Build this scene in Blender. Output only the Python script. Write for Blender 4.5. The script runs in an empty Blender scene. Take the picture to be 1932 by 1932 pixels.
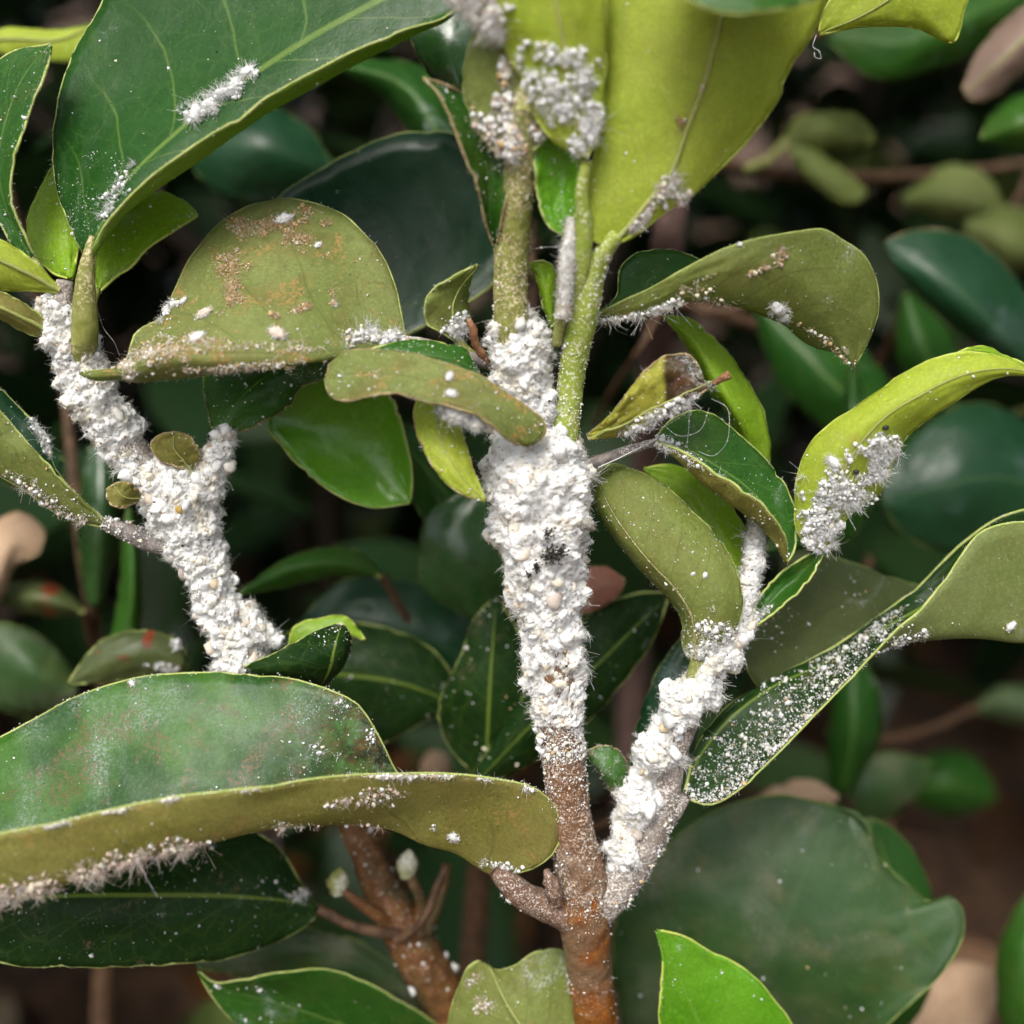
import bpy, bmesh, math, random
import numpy as np
from mathutils import Vector, noise

rng = np.random.default_rng(7)
random.seed(7)
scene = bpy.context.scene
C = scene.collection

# ------------------------------------------------------------------ camera, sky, sun, exposure
PITCH = math.radians(25.0)
FOCUS = 0.130                      # metres from lens to the sharp stem
TANH = 0.0600 / FOCUS              # half frame = 6 cm at the focus distance
ORIGIN = np.array([0.0, 0.0, 0.36])
FWD = np.array([0.0, math.cos(PITCH), -math.sin(PITCH)])
RIGHT = np.array([1.0, 0.0, 0.0])
UP = np.array([0.0, math.sin(PITCH), math.cos(PITCH)])
CAM = ORIGIN - FOCUS * FWD

cam = bpy.data.cameras.new("camera")
cam.sensor_width = 36.0
cam.lens = 18.0 / TANH
cam.clip_start = 0.005
cam.clip_end = 500.0
cam.dof.use_dof = True
cam.dof.focus_distance = FOCUS
cam.dof.aperture_fstop = cam.lens / 3.8     # entrance pupil of about 4 mm
cam_ob = bpy.data.objects.new("camera", cam)
cam_ob.location = CAM
cam_ob.rotation_euler = (math.radians(90) - PITCH, 0, 0)
C.objects.link(cam_ob)
scene.camera = cam_ob

SUN_EL, SUN_AZ = math.radians(62), math.radians(205)     # azimuth clockwise from +Y
world = bpy.data.worlds.new("World")
scene.world = world
world.use_nodes = True
wn, wl = world.node_tree.nodes, world.node_tree.links
wn.clear()
w_out = wn.new("ShaderNodeOutputWorld")
w_bg = wn.new("ShaderNodeBackground")
w_sky = wn.new("ShaderNodeTexSky")
w_sky.sky_type = 'NISHITA'
w_sky.sun_disc = False
w_sky.sun_elevation = SUN_EL
w_sky.sun_rotation = SUN_AZ
w_sky.air_density = 1.0
w_sky.dust_density = 6.0
w_sky.ozone_density = 0.6
w_hsv = wn.new("ShaderNodeHueSaturation")      # an even, whitish overcast sky
w_hsv.inputs['Saturation'].default_value = 0.45
w_bg.inputs['Strength'].default_value = 0.112
wl.new(w_sky.outputs[0], w_hsv.inputs['Color'])
wl.new(w_hsv.outputs[0], w_bg.inputs['Color'])
wl.new(w_bg.outputs[0], w_out.inputs['Surface'])

sun = bpy.data.lights.new("sun", 'SUN')
sun.energy = 1.25
sun.angle = math.radians(24)
sun.color = (1.0, 0.97, 0.92)
sun_ob = bpy.data.objects.new("sun", sun)
sd = Vector((math.sin(SUN_AZ) * math.cos(SUN_EL), math.cos(SUN_AZ) * math.cos(SUN_EL), math.sin(SUN_EL)))
sun_ob.rotation_euler = sd.to_track_quat('Z', 'Y').to_euler()
C.objects.link(sun_ob)

vs = scene.view_settings
vs.view_transform = 'Standard'
vs.look = 'None'
vs.exposure = 0.95
vs.gamma = 1.0
vs.use_curve_mapping = False
scene.cycles.use_adaptive_sampling = True
scene.cycles.adaptive_threshold = 0.03
scene.cycles.max_bounces = 6
scene.cycles.diffuse_bounces = 3
scene.cycles.transmission_bounces = 6

# ------------------------------------------------------------------ geometry helpers
def P(x, y, d=0.0):
    """x, y on the 1932 grid of the view, d in centimetres behind the sharp plane -> world point(s)."""
    x = np.asarray(x, float); y = np.asarray(y, float); dep = FOCUS + np.asarray(d, float) * 0.01
    X = (x - 966.0) / 966.0 * TANH * dep
    Y = -(y - 966.0) / 966.0 * TANH * dep
    return CAM + dep[..., None] * FWD + X[..., None] * RIGHT + Y[..., None] * UP

def px(d=0.0):
    return TANH * (FOCUS + d * 0.01) / 966.0       # metres per view unit at that depth

def project(W):
    r = W - CAM
    dep = r @ FWD
    return 966 + 966 * (r @ RIGHT) / (dep * TANH), 966 - 966 * (r @ UP) / (dep * TANH), dep

def spline(Q, n, t=None):
    """cubic Hermite through the rows of Q, chord parameter, sampled at n even steps."""
    Q = np.asarray(Q, float)
    if len(Q) == 2:
        tt = np.linspace(0, 1, n)[:, None] if t is None else np.asarray(t)[:, None]
        return Q[0] * (1 - tt) + Q[1] * tt
    seg = np.maximum(np.linalg.norm(np.diff(Q[:, :2], axis=0), axis=1), 1e-6)
    s = np.concatenate([[0], np.cumsum(seg)]); s /= s[-1]
    m = np.zeros_like(Q)
    h = np.diff(s)[:, None]
    dq = np.diff(Q, axis=0) / h
    m[1:-1] = (dq[:-1] * h[1:] + dq[1:] * h[:-1]) / (h[1:] + h[:-1])
    m[0], m[-1] = dq[0], dq[-1]
    S = np.linspace(0, 1, n) if t is None else np.asarray(t)
    i = np.clip(np.searchsorted(s, S, side='right') - 1, 0, len(s) - 2)
    hh = (s[i + 1] - s[i]); a = ((S - s[i]) / hh)[:, None]; hh = hh[:, None]
    return ((2*a**3 - 3*a**2 + 1) * Q[i] + (a**3 - 2*a**2 + a) * hh * m[i]
            + (-2*a**3 + 3*a**2) * Q[i+1] + (a**3 - a**2) * hh * m[i+1])

def prof(z, n):
    """values spread evenly along 0..1, smooth."""
    z = np.atleast_1d(np.asarray(z, float))
    if len(z) == 1: return np.full(n, z[0])
    q = np.stack([np.linspace(0, 1, len(z)), np.zeros(len(z)), z], 1)
    return spline(q, n)[:, 2]

def unit(v):
    return v / np.maximum(np.linalg.norm(v, axis=-1, keepdims=True), 1e-12)

def fbm(pts, scale, oct=3, seed=0.0):
    out = np.empty(len(pts))
    for k, p in enumerate(pts):
        out[k] = noise.fractal(Vector((p[0]*scale + seed, p[1]*scale - seed, p[2]*scale + 2*seed)), 0.7, 2.1, oct)
    return out

def link(name, me, parent=None, base=None):
    ob = bpy.data.objects.new(name, me)
    C.objects.link(ob)
    if parent is not None: ob.parent = parent
    return ob

def origin_of(parent):
    """world position of a parent (things sit unrotated, unscaled)."""
    v = np.zeros(3)
    while parent is not None:
        v = v + np.array(parent.location); parent = parent.parent
    return v

def mesh_obj(name, verts, faces, mats, parent=None, mat_idx=None, uv=None, col=None, smooth=True, loc=None):
    """verts in world space; faces (N,3) or (N,4) array or list. loc = origin for a parentless object."""
    base = origin_of(parent) if parent is not None else (np.zeros(3) if loc is None else np.asarray(loc, float))
    v = np.asarray(verts, float) - base
    me = bpy.data.meshes.new(name)
    f = np.asarray(faces)
    k = f.shape[1]
    me.vertices.add(len(v)); me.vertices.foreach_set('co', v.astype(np.float32).ravel())
    me.loops.add(f.size); me.loops.foreach_set('vertex_index', f.astype(np.int32).ravel())
    me.polygons.add(len(f))
    me.polygons.foreach_set('loop_start', np.arange(0, f.size, k, dtype=np.int32))
    me.polygons.foreach_set('loop_total', np.full(len(f), k, dtype=np.int32))
    if mat_idx is not None: me.polygons.foreach_set('material_index', np.asarray(mat_idx, np.int32))
    me.polygons.foreach_set('use_smooth', np.full(len(f), smooth))
    for m in (mats if isinstance(mats, (list, tuple)) else [mats]): me.materials.append(m)
    if uv is not None:
        l = me.uv_layers.new(name='UVMap')
        l.data.foreach_set('uv', np.asarray(uv, np.float32)[f.ravel()].ravel())
    if col is not None:
        a = me.color_attributes.new('Col', 'FLOAT_COLOR', 'POINT')
        c4 = np.ones((len(v), 4), np.float32); c4[:, :3] = col
        a.data.foreach_set('color', c4.ravel())
    me.update(); me.validate()
    ob = link(name, me, parent)
    if parent is None: ob.location = base
    return ob

def thing(name, label, cat, loc, group=None):
    o = bpy.data.objects.new(name, None)
    o.empty_display_size = 0.005
    o.location = loc
    o['label'] = label; o['category'] = cat
    if group: o['group'] = group
    C.objects.link(o)
    return o

def tag(o, label=None, cat=None, group=None, kind=None):
    if label: o['label'] = label
    if cat: o['category'] = cat
    if group: o['group'] = group
    if kind: o['kind'] = kind
    return o

def frames(W):
    T = unit(np.gradient(W, axis=0))
    N = np.zeros_like(W); a = np.cross(T[0], [0.31, 0.9, 0.2]); N[0] = unit(a)
    for i in range(1, len(W)):
        n = N[i-1] - T[i] * (N[i-1] @ T[i]); N[i] = unit(n)
    return T, N, np.cross(T, N)

def tube_world(W, R, ns=12, cap=True):
    W = np.asarray(W, float); R = np.asarray(R, float)
    T, N, B = frames(W)
    th = np.linspace(0, 2*np.pi, ns, endpoint=False)
    ring = (np.cos(th)[None, :, None] * N[:, None, :] + np.sin(th)[None, :, None] * B[:, None, :])
    V = W[:, None, :] + ring * R[:, None, None]
    n = len(W); i = np.arange(n-1)[:, None] * ns; j = np.arange(ns)[None, :]; j2 = (j + 1) % ns
    F = np.stack([i + j, i + j2, i + ns + j2, i + ns + j], -1).reshape(-1, 4)
    V = V.reshape(-1, 3); nn = ring.reshape(-1, 3)
    if cap:
        V = np.concatenate([V, W[:1], W[-1:]])
        a, b = len(V) - 2, len(V) - 1
        jj = np.arange(ns); jn = (jj + 1) % ns
        c0 = np.stack([jj, np.full(ns, a), np.full(ns, a), jn], -1)
        c1 = np.stack([(n-1)*ns + jj, (n-1)*ns + jn, np.full(ns, b), np.full(ns, b)], -1)
        nn = np.concatenate([nn, -T[:1], T[-1:]])
        F = np.concatenate([F, c0[:, [1, 0, 3, 2]], c1])
    return V, F, nn

def quads_to_tris(F):
    F = np.asarray(F)
    t = np.concatenate([F[:, [0, 1, 2]], F[:, [0, 2, 3]]])
    ok = (t[:, 0] != t[:, 1]) & (t[:, 1] != t[:, 2]) & (t[:, 0] != t[:, 2])
    return t[ok]

def stem(name, parent, path, mat, ns=20, step=5.0, rough=0.06, nscale=900.0, seed=0.0, nodes=()):
    """path rows (x, y, d, r): r is the radius in view units at that depth."""
    Q = np.asarray(path, float)
    L = np.sum(np.linalg.norm(np.diff(Q[:, :2], axis=0), axis=1))
    tq = np.linspace(0, 1, max(8, int(L / step)))
    if Q[0, 1] > 3000:                      # the run below the picture is coarse
        vis = 1 - min(0.92, (Q[0, 1] - 2000) / L); tq = np.concatenate([np.linspace(0, 1 - vis, 16)[:-1], np.linspace(1 - vis, 1, int(L * vis / step))])
    S = spline(Q, len(tq), tq)
    W = P(S[:, 0], S[:, 1], S[:, 2])
    R = S[:, 3] * px(0) * (1 + S[:, 2] * 0.01 / FOCUS)
    V, F, nn = tube_world(W, R, ns)
    rr = np.append(np.repeat(R, ns), [R[0], R[-1]])
    f = fbm(V, nscale, 3, seed)
    V = V + nn * (rr * rough * f)[:, None]
    uv = np.zeros((len(V), 2)); uv[:len(S)*ns, 0] = np.tile(np.linspace(0, 1, ns), len(S)); uv[:len(S)*ns, 1] = np.repeat(np.linspace(0, 1, len(S)), ns)
    return mesh_obj(name, V, quads_to_tris(F), mat, parent, uv=uv)

# ------------------------------------------------------------------ leaves
LEAVES = {}
def leaf(key, parent, cols, face, mats, rib=None, nu=22, nv=46, th=0.00028, pet=None, petmat=None, ripple=0.03,
         margin=True, midrib=True, marginmat=None, ribr=5.0, label=None, ribmat=None, edge=3.0, name='leaf', seed=None):
    """cols: list of (points [(x, y) ...] base to tip, depths [...]) from one margin to the other.
    face 'T' or 'U': which side the strip between the first two columns turns to the viewer."""
    seed = sum(ord(c) * (k + 1) for k, c in enumerate(key)) * 0.731
    nc = len(cols)
    A = []
    for pts, zs in cols:
        s = spline(np.asarray(pts, float), nv)
        A.append(np.concatenate([s, prof(zs, nv)[:, None]], 1))
    A = np.stack(A, 1)                                     # nv, nc, 3
    # uneven margins
    tt = np.linspace(0, 1, nv)
    for ci in (0, nc - 1):
        j = np.array([noise.fractal(Vector((t * 11 + seed, ci * 3.1, seed)), 0.45, 2.3, 5) for t in tt]) * edge
        for t0 in random.Random(int(seed * 100) + ci).sample(range(8, 93), 3):          # small nicks
            j = j - 5.0 * (edge / 3.0) * np.exp(-((tt - t0 / 100.0) / 0.012)**2)
        inner = A[:, 1 if ci == 0 else nc - 2, :2]
        dirv = unit(A[:, ci, :2] - inner + 1e-9)
        A[:, ci, :2] += dirv * (j * np.sin(np.pi * np.clip(tt, 0, 1)))[:, None]
    cpar = np.linspace(0, nc - 1, nu)
    G = np.empty((nv, nu, 3))
    for i in range(nv):
        q = A[i]
        if nc == 2:
            a = (cpar / 1.0)[:, None]; G[i] = q[0] * (1 - a) + q[1] * a
        else:
            m = np.empty_like(q); m[1:-1] = (q[2:] - q[:-2]) / 2; m[0] = q[1] - q[0]; m[-1] = q[-1] - q[-2]
            m[0] = 1.5 * (q[1] - q[0]) - 0.5 * m[1]; m[-1] = 1.5 * (q[-1] - q[-2]) - 0.5 * m[-2]
            k = np.clip(cpar.astype(int), 0, nc - 2); a = (cpar - k)[:, None]
            G[i] = ((2*a**3 - 3*a**2 + 1) * q[k] + (a**3 - 2*a**2 + a) * m[k] + (-2*a**3 + 3*a**2) * q[k+1] + (a**3 - a**2) * m[k+1])
    r_ = (nc - 1) / 2 if rib is None else rib
    u = np.where(cpar < r_, (cpar - r_) / max(r_, 1e-6), (cpar - r_) / max(nc - 1 - r_, 1e-6))
    v = tt
    if ripple:
        for i in range(nv):
            for jx in range(nu):
                G[i, jx, 2] += ripple * noise.fractal(Vector((v[i] * 6 + seed, u[jx] * 2.4, seed * .3)), 0.6, 2.1, 4) * (0.25 + abs(u[jx]))
    W = P(G[..., 0], G[..., 1], G[..., 2])
    du = np.gradient(W, axis=1); dv = np.gradient(W, axis=0)
    n = np.cross(du, dv)
    mag = np.linalg.norm(n, axis=-1)
    for i in list(range(nv // 2, nv)) + list(range(nv // 2, -1, -1)):      # degenerate ends borrow a neighbour's normal
        bad = mag[i] < 1e-13
        if bad.any():
            src = i - 1 if i > nv // 2 else i + 1
            n[i, bad] = n[src, bad]
    n = unit(n)
    c1 = max(2, int(round(nu / (nc - 1)))) if nc > 2 else nu
    g0 = G[:, :c1, :2]
    a = g0[1:, 1:] - g0[:-1, :-1]; b = g0[1:, :-1] - g0[:-1, 1:]
    area = np.sum(a[..., 0] * b[..., 1] - a[..., 1] * b[..., 0])
    # n = du x dv ; decide whether it faces the viewer on the first strip
    vd = unit(CAM - W[:, :c1]); facing = np.sum(np.sum(n[:, :c1] * vd, -1) * mag[:, :c1])
    s = 1.0 if facing > 0 else -1.0
    ntop = n * s * (1 if face == 'T' else -1)
    flip = (np.sum(ntop * n) < 0)
    Vt = W + ntop * th / 2; Vu = W - ntop * th / 2
    V = np.concatenate([Vt.reshape(-1, 3), Vu.reshape(-1, 3)])
    uv1 = np.stack([np.tile(u, nv) * 0.5 + 0.5, np.repeat(v, nu)], 1)
    uv = np.concatenate([uv1, uv1])
    i = np.arange(nv - 1)[:, None] * nu; j = np.arange(nu - 1)[None, :]
    q = np.stack([i + j, i + j + 1, i + nu + j + 1, i + nu + j], -1).reshape(-1, 4)
    if flip: q = q[:, ::-1]
    o = nv * nu
    qu = q[:, ::-1] + o
    loop = np.concatenate([np.arange(nu), nu * np.arange(1, nv) + nu - 1, (nv-1)*nu + np.arange(nu - 2, -1, -1), nu * np.arange(nv - 2, 0, -1)])
    l2 = np.roll(loop, -1)
    rim = np.stack([l2, loop, loop + o, l2 + o], -1)
    if flip: rim = rim[:, ::-1]
    F = np.concatenate([q, qu, rim])
    mi = np.concatenate([np.zeros(len(q)), np.ones(len(qu)), np.full(len(rim), 1)])
    ob = mesh_obj(name, V, F, list(mats), parent, mat_idx=mi, uv=uv)
    if label: ob['label'] = label
    mm = marginmat or MAT['margin']
    if margin:
        # pale leaf margin: a thin bead along both edges
        path = np.concatenate([W[:, 0], W[::-1, nu - 1][1:]])
        keep = np.concatenate([[True], np.linalg.norm(np.diff(path, axis=0), axis=1) > 1e-6])
        path = path[keep]
        path = resample_world(path, 130)
        rr = 0.00016 * (1 + 0.35 * np.array([noise.noise(Vector((k * 0.23, seed, 0))) for k in range(len(path))]))
        vv, ff, _ = tube_world(path, rr, 5)
        mesh_obj('leaf_margin', vv, quads_to_tris(ff), mm, ob)
    if midrib:
        jr = int(np.argmin(np.abs(u)))
        rp = W[:, jr] - ntop[:, jr] * th * 0.8
        rp = resample_world(rp, 40)
        rr = np.linspace(ribr, ribr * 0.25, len(rp)) * px(0)
        vv, ff, _ = tube_world(rp, rr, 8)
        mesh_obj('midrib', vv, quads_to_tris(ff), ribmat or MAT['rib'], ob)
    if pet is not None:
        stem('petiole', ob, pet, petmat or (MAT['bark_dark'] if mm is MAT['margin_dark'] else MAT['petiole']), ns=12, seed=seed)
    LEAVES[key] = dict(W=W, n=ntop, G=G, u=u, v=v, ob=ob, th=th)
    return ob

def resample_world(path, n):
    s = np.concatenate([[0], np.cumsum(np.linalg.norm(np.diff(path, axis=0), axis=1))])
    S = np.linspace(0, s[-1], n)
    return np.stack([np.interp(S, s, path[:, k]) for k in range(3)], 1)

# ------------------------------------------------------------------ lumps, granules and filaments
def ico(sub):
    bm = bmesh.new(); bmesh.ops.create_icosphere(bm, subdivisions=sub, radius=1.0)
    v = np.array([x.co[:] for x in bm.verts]); f = np.array([[k.index for k in p.verts] for p in bm.faces]); bm.free()
    return v, f

def proto(sub, amp, scale, seed, sq=(1, 1, 1)):
    v, f = ico(sub)
    d = np.array([noise.fractal(Vector((p[0]*scale + seed*5, p[1]*scale, p[2]*scale - seed)), 0.5, 2.3, 4) for p in v])
    return v * (1 + amp * d)[:, None] * np.array(sq), f
def billow(pts, scale, oct=3, seed=0.0):
    """puffy noise, 0 in the creases to about 1 on the puffs."""
    out = np.zeros(len(pts)); amp, tot = 1.0, 0.0
    for o in range(oct):
        k = scale * 2.15**o
        out += amp * np.array([abs(noise.noise(Vector((p[0]*k + seed, p[1]*k - seed + o*7.7, p[2]*k)))) for p in pts]); tot += amp; amp *= 0.55
    return out / tot * 2.2
def puff(seed):
    v, f = ico(2)
    d = billow(v + seed * 3.3, 1.6, 3, seed)
    return v * (0.62 + 0.55 * d)[:, None] * np.array([1, 0.85, 0.75]), f
LUMPS = [puff(k) for k in range(10)]
MIDS = [proto(1, 0.55, 1.9, k + 20) for k in range(10)]
def octa(seed):
    r = np.random.default_rng(seed)
    v = np.array([[1, 0, 0], [-1, 0, 0], [0, 1, 0], [0, -1, 0], [0, 0, 1], [0, 0, -1]], float) * r.uniform(0.6, 1.3, (6, 1)) + r.normal(0, 0.15, (6, 3))
    f = np.array([[0, 2, 4], [2, 1, 4], [1, 3, 4], [3, 0, 4], [2, 0, 5], [1, 2, 5], [3, 1, 5], [0, 3, 5]])
    return v, f
GRAINS = [octa(k) for k in range(12)]

def rand_rot(n):
    q = rng.normal(size=(n, 4)); q /= np.linalg.norm(q, axis=1, keepdims=True)
    w, x, y, z = q.T
    return np.stack([np.stack([1-2*(y*y+z*z), 2*(x*y-z*w), 2*(x*z+y*w)], -1),
                     np.stack([2*(x*y+z*w), 1-2*(x*x+z*z), 2*(y*z-x*w)], -1),
                     np.stack([2*(x*z-y*w), 2*(y*z+x*w), 1-2*(x*x+y*y)], -1)], 1)

WHITE = np.array([0.865, 0.87, 0.855]); CREAM = np.array([0.83, 0.77, 0.60]); TAN = np.array([0.62, 0.43, 0.21])
GREY = np.array([0.42, 0.43, 0.40]); SOOT = np.array([0.03, 0.028, 0.025]); PINK = np.array([0.66, 0.52, 0.44]); BROWN = np.array([0.34, 0.19, 0.07])
PAL_WAX = ([WHITE, CREAM, TAN, GREY, BROWN, SOOT], [0.63, 0.165, 0.075, 0.05, 0.035, 0.045])
PAL_PURE = ([WHITE, CREAM, GREY], [0.90, 0.07, 0.03])
PAL_GREYWAX = ([WHITE*0.92, CREAM*0.85, TAN, GREY, BROWN, SOOT], [0.61, 0.15, 0.05, 0.11, 0.03, 0.05])
PAL_PINK = ([PINK, CREAM*0.9, WHITE*0.85], [0.55, 0.25, 0.2])
PAL_BROWN = ([TAN*0.85, BROWN*1.15, CREAM*0.75], [0.5, 0.25, 0.25])
PAL_DUST = ([WHITE, CREAM, TAN], [0.75, 0.2, 0.05])

def pick(pal, n):
    c = np.array(pal[0])[rng.choice(len(pal[0]), size=n, p=pal[1])]
    return np.clip(c * (1 + rng.normal(0, 0.05, (n, 1))), 0, 0.90)

class Batch:
    def __init__(s): s.v, s.f, s.c, s.n = [], [], [], 0
    def raw(s, v, f, c):
        s.v.append(v); s.f.append(np.asarray(f) + s.n); s.c.append(c); s.n += len(v)
    def inst(s, protos, loc, size, col, stretch=0.3, rot=None):
        n = len(loc)
        if n == 0: return
        which = rng.integers(0, len(protos), n)
        R = rand_rot(n) if rot is None else rot
        sc = np.asarray(size)[:, None] * (1 + rng.uniform(-stretch, stretch, (n, 3)))
        for k in range(len(protos)):
            m = np.where(which == k)[0]
            if len(m) == 0: continue
            pv, pf = protos[k]
            v = np.einsum('nij,nvj->nvi', R[m], pv[None] * sc[m][:, None, :]) + loc[m][:, None, :]
            f = (pf[None] + (np.arange(len(m)) * len(pv))[:, None, None]).reshape(-1, 3)
            s.raw(v.reshape(-1, 3), f, np.repeat(col[m], len(pv), 0))
    def hairs(s, loc, dirs, length, width, col, curl=0.6, seg=5):
        n = len(loc)
        if n == 0: return
        d = unit(dirs); t = np.linspace(0, 1, seg)
        c = unit(np.cross(d, rng.normal(size=(n, 3)))); b = np.cross(d, c)
        k = rng.normal(0, curl, (n, 1)); k2 = rng.normal(0, curl * 0.5, (n, 1))
        L = np.asarray(length)[:, None]
        pts = (loc[:, None, :] + (t[None, :, None] * L[:, None, :]) * d[:, None, :]
               + (t**2)[None, :, None] * (L * k)[:, None, :] * c[:, None, :] + (t**3)[None, :, None] * (L * k2)[:, None, :] * b[:, None, :])
        w = np.asarray(width)[:, None] * (1 - 0.55 * t)[None, :]
        a = np.array([0, 2*np.pi/3, 4*np.pi/3])
        ring = np.cos(a)[None, None, :, None] * c[:, None, None, :] + np.sin(a)[None, None, :, None] * b[:, None, None, :]
        v = pts[:, :, None, :] + ring * w[:, :, None, None]
        i = np.arange(seg - 1)[:, None] * 3; j = np.arange(3)[None, :]; j2 = (j + 1) % 3
        q = np.stack([i + j, i + j2, i + 3 + j2, i + 3 + j], -1).reshape(-1, 4)
        tri = np.concatenate([q[:, [0, 1, 2]], q[:, [0, 2, 3]]])
        f = (tri[None] + (np.arange(n) * seg * 3)[:, None, None]).reshape(-1, 3)
        s.raw(v.reshape(-1, 3), f, np.repeat(col, seg * 3, 0))
    def build(s, name, mat, parent=None, loc=None):
        return mesh_obj(name, np.concatenate(s.v), np.concatenate(s.f), mat, parent, col=np.concatenate(s.c), loc=loc)

def crust(name, label, path, n_l, n_m, n_g, n_h, pal=PAL_WAX, lump=(0.30, 1.30), mid=(0.06, 0.17), grain=(0.02, 0.060),
          hair=(0.3, 1.1), seed=0.0, core=0.8, cat='mealybug colony', group=None, hw=0.028, sootpatch=(), lumpy=0.20):
    """a wax crust round a stem: path rows (x, y, d, r); sizes in millimetres."""
    n_m, n_g = int(n_m * 0.5), int(n_g * 0.68)
    Q = np.asarray(path, float)
    L = np.sum(np.linalg.norm(np.diff(Q[:, :2], axis=0), axis=1))
    S = spline(Q, max(10, int(L / 3.0)))
    W = P(S[:, 0], S[:, 1], S[:, 2]); R = S[:, 3] * px(0) * (1 + S[:, 2]*0.01/FOCUS)
    T, N, B = frames(W)
    S2 = spline(Q, max(24, int(L / 2.3)))
    W2 = P(S2[:, 0], S2[:, 1], S2[:, 2]); R2 = S2[:, 3] * px(0) * (1 + S2[:, 2]*0.01/FOCUS)
    ns = int(np.clip(2 * math.pi * Q[:, 3].max() / 4.0, 40, 130))
    V, F, nn = tube_world(W2, R2 * core, ns)
    rr = np.append(np.repeat(R2, ns), [R2[0], R2[-1]])
    wob = fbm(V, 260, 2, seed)
    bl = 0.65 * billow(V, 360, 4, seed) + 0.35 * (0.5 + 0.55 * fbm(V, 1500, 5, seed + 2))
    V = V + nn * (rr * lumpy * wob + np.minimum(rr * 0.55, 1.8e-3) * (bl - 0.42))[:, None]
    b = Batch()
    base = np.clip(WHITE[None] * (0.97 + 0.05 * wob[:, None]), 0.2, 0.88)
    d1 = np.clip((fbm(V, 420, 3, seed + 11) - 0.12) * 2.5, 0, 0.85)[:, None]; d2 = np.clip((fbm(V, 2400, 3, seed + 17) - 0.42) * 4.0, 0, 0.9)[:, None]
    tint = np.where((fbm(V, 300, 2, seed + 3) > 0)[:, None], CREAM[None] * 0.92, GREY[None] * 1.25)
    base = base * (1 - d1 * 0.7) + tint * d1 * 0.7
    base = base * (1 - d2) + (TAN * 0.35 + SOOT)[None] * d2
    b.raw(V, quads_to_tris(F), base)
    nring = len(S2)
    def surf(n, out):
        k = rng.integers(0, nring * ns, n * 2)
        w = np.where(np.sum(nn[k] * FWD, 1) < 0.15, 1.0, 0.3); k = rng.choice(k, n, replace=False, p=w / w.sum())
        jit = rng.normal(0, 0.10e-3, (n, 3))
        return V[k] + jit + nn[k] * np.asarray(out)[:, None], nn[k], k
    def tinted(p):
        """palette colours that keep together in dirty, creamy and clean patches"""
        c = pick(pal, len(p)); f = fbm(p, 420, 3, seed + 11); r = rng.uniform(0, 1, len(p))
        m = (f > 0.12) & (r < 0.7); c[m] = pick(([CREAM, TAN * 1.1, WHITE, BROWN], [0.50, 0.22, 0.20, 0.08]), int(m.sum()))
        m = (f < -0.22) & (r < 0.6); c[m] = pick(([GREY, WHITE, GREY * 0.55, SOOT], [0.42, 0.30, 0.18, 0.10]), int(m.sum()))
        return c
    if n_l:
        sz = (lump[0] + (lump[1] - lump[0]) * rng.beta(1.2, 2.6, n_l)) * 1e-3
        p, d, i = surf(n_l, -sz * 0.35); b.inst(LUMPS, p, sz, tinted(p) * 0.5 + pick(PAL_PURE, n_l) * 0.5, stretch=0.4)
        k = 8
        dd = unit(rng.normal(size=(n_l * k, 3)) + np.repeat(d, k, 0) * 0.8)
        pp = np.repeat(p, k, 0) + dd * np.repeat(sz, k)[:, None] * rng.uniform(0.70, 1.0, (n_l * k, 1))
        b.inst(GRAINS, pp, rng.uniform(grain[0], grain[1], n_l * k) * 1e-3, tinted(pp))
        k = 9                                  # fuzz on the lumps
        dd = unit(rng.normal(size=(n_l * k, 3)) + np.repeat(d, k, 0) * 0.9)
        pp = np.repeat(p, k, 0) + dd * np.repeat(sz, k)[:, None] * 0.75
        b.hairs(pp, dd, rng.uniform(0.15, 0.45, n_l * k) * 1e-3, rng.uniform(0.7, 1.3, n_l * k) * 0.024e-3, pick(PAL_PURE, n_l * k), curl=0.9, seg=3)
    if n_m:
        sz = rng.uniform(mid[0], mid[1], n_m) * 1e-3
        p, d, i = surf(n_m, sz * 0.2); b.inst(MIDS, p, sz, tinted(p), stretch=0.55)
    if n_g:
        sz = rng.uniform(grain[0], grain[1], n_g) * 1e-3
        p, d, i = surf(n_g, np.abs(rng.normal(0, 0.13e-3, n_g))); b.inst(GRAINS, p, sz, tinted(p), stretch=0.5)
        nf = int(n_g * 0.9)                   # short matted fuzz over everything
        p, d, i = surf(nf, np.zeros(nf))
        b.hairs(p, d + rng.normal(0, 0.7, (nf, 3)), rng.gamma(3, 0.33, nf) * 0.36e-3, rng.uniform(0.6, 1.3, nf) * 0.023e-3, tinted(p) * 0.35 + pick(PAL_PURE, nf) * 0.65, curl=1.0, seg=3)
    if n_h:
        ncl = max(4, n_h // 16)
        p, d, i = surf(ncl, np.full(ncl, 0.05e-3))
        d = unit(d + rng.normal(0, 0.6, (ncl, 3)) + np.array([0, 0, -0.25]))
        tl = rng.gamma(2.2, 0.45, ncl) * 0.5 * (hair[0] + hair[1]) * 0.62
        k = rng.integers(0, ncl, n_h)
        pp = p[k] + rng.normal(0, 0.16e-3, (n_h, 3)); dirs = d[k] + rng.normal(0, 0.32, (n_h, 3))
        b.hairs(pp, dirs, tl[k] * rng.uniform(0.5, 1.1, n_h) * 1e-3, rng.uniform(0.7, 1.3, n_h) * hw * 1e-3, pick(PAL_PURE, n_h), curl=0.9, seg=4)
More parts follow.
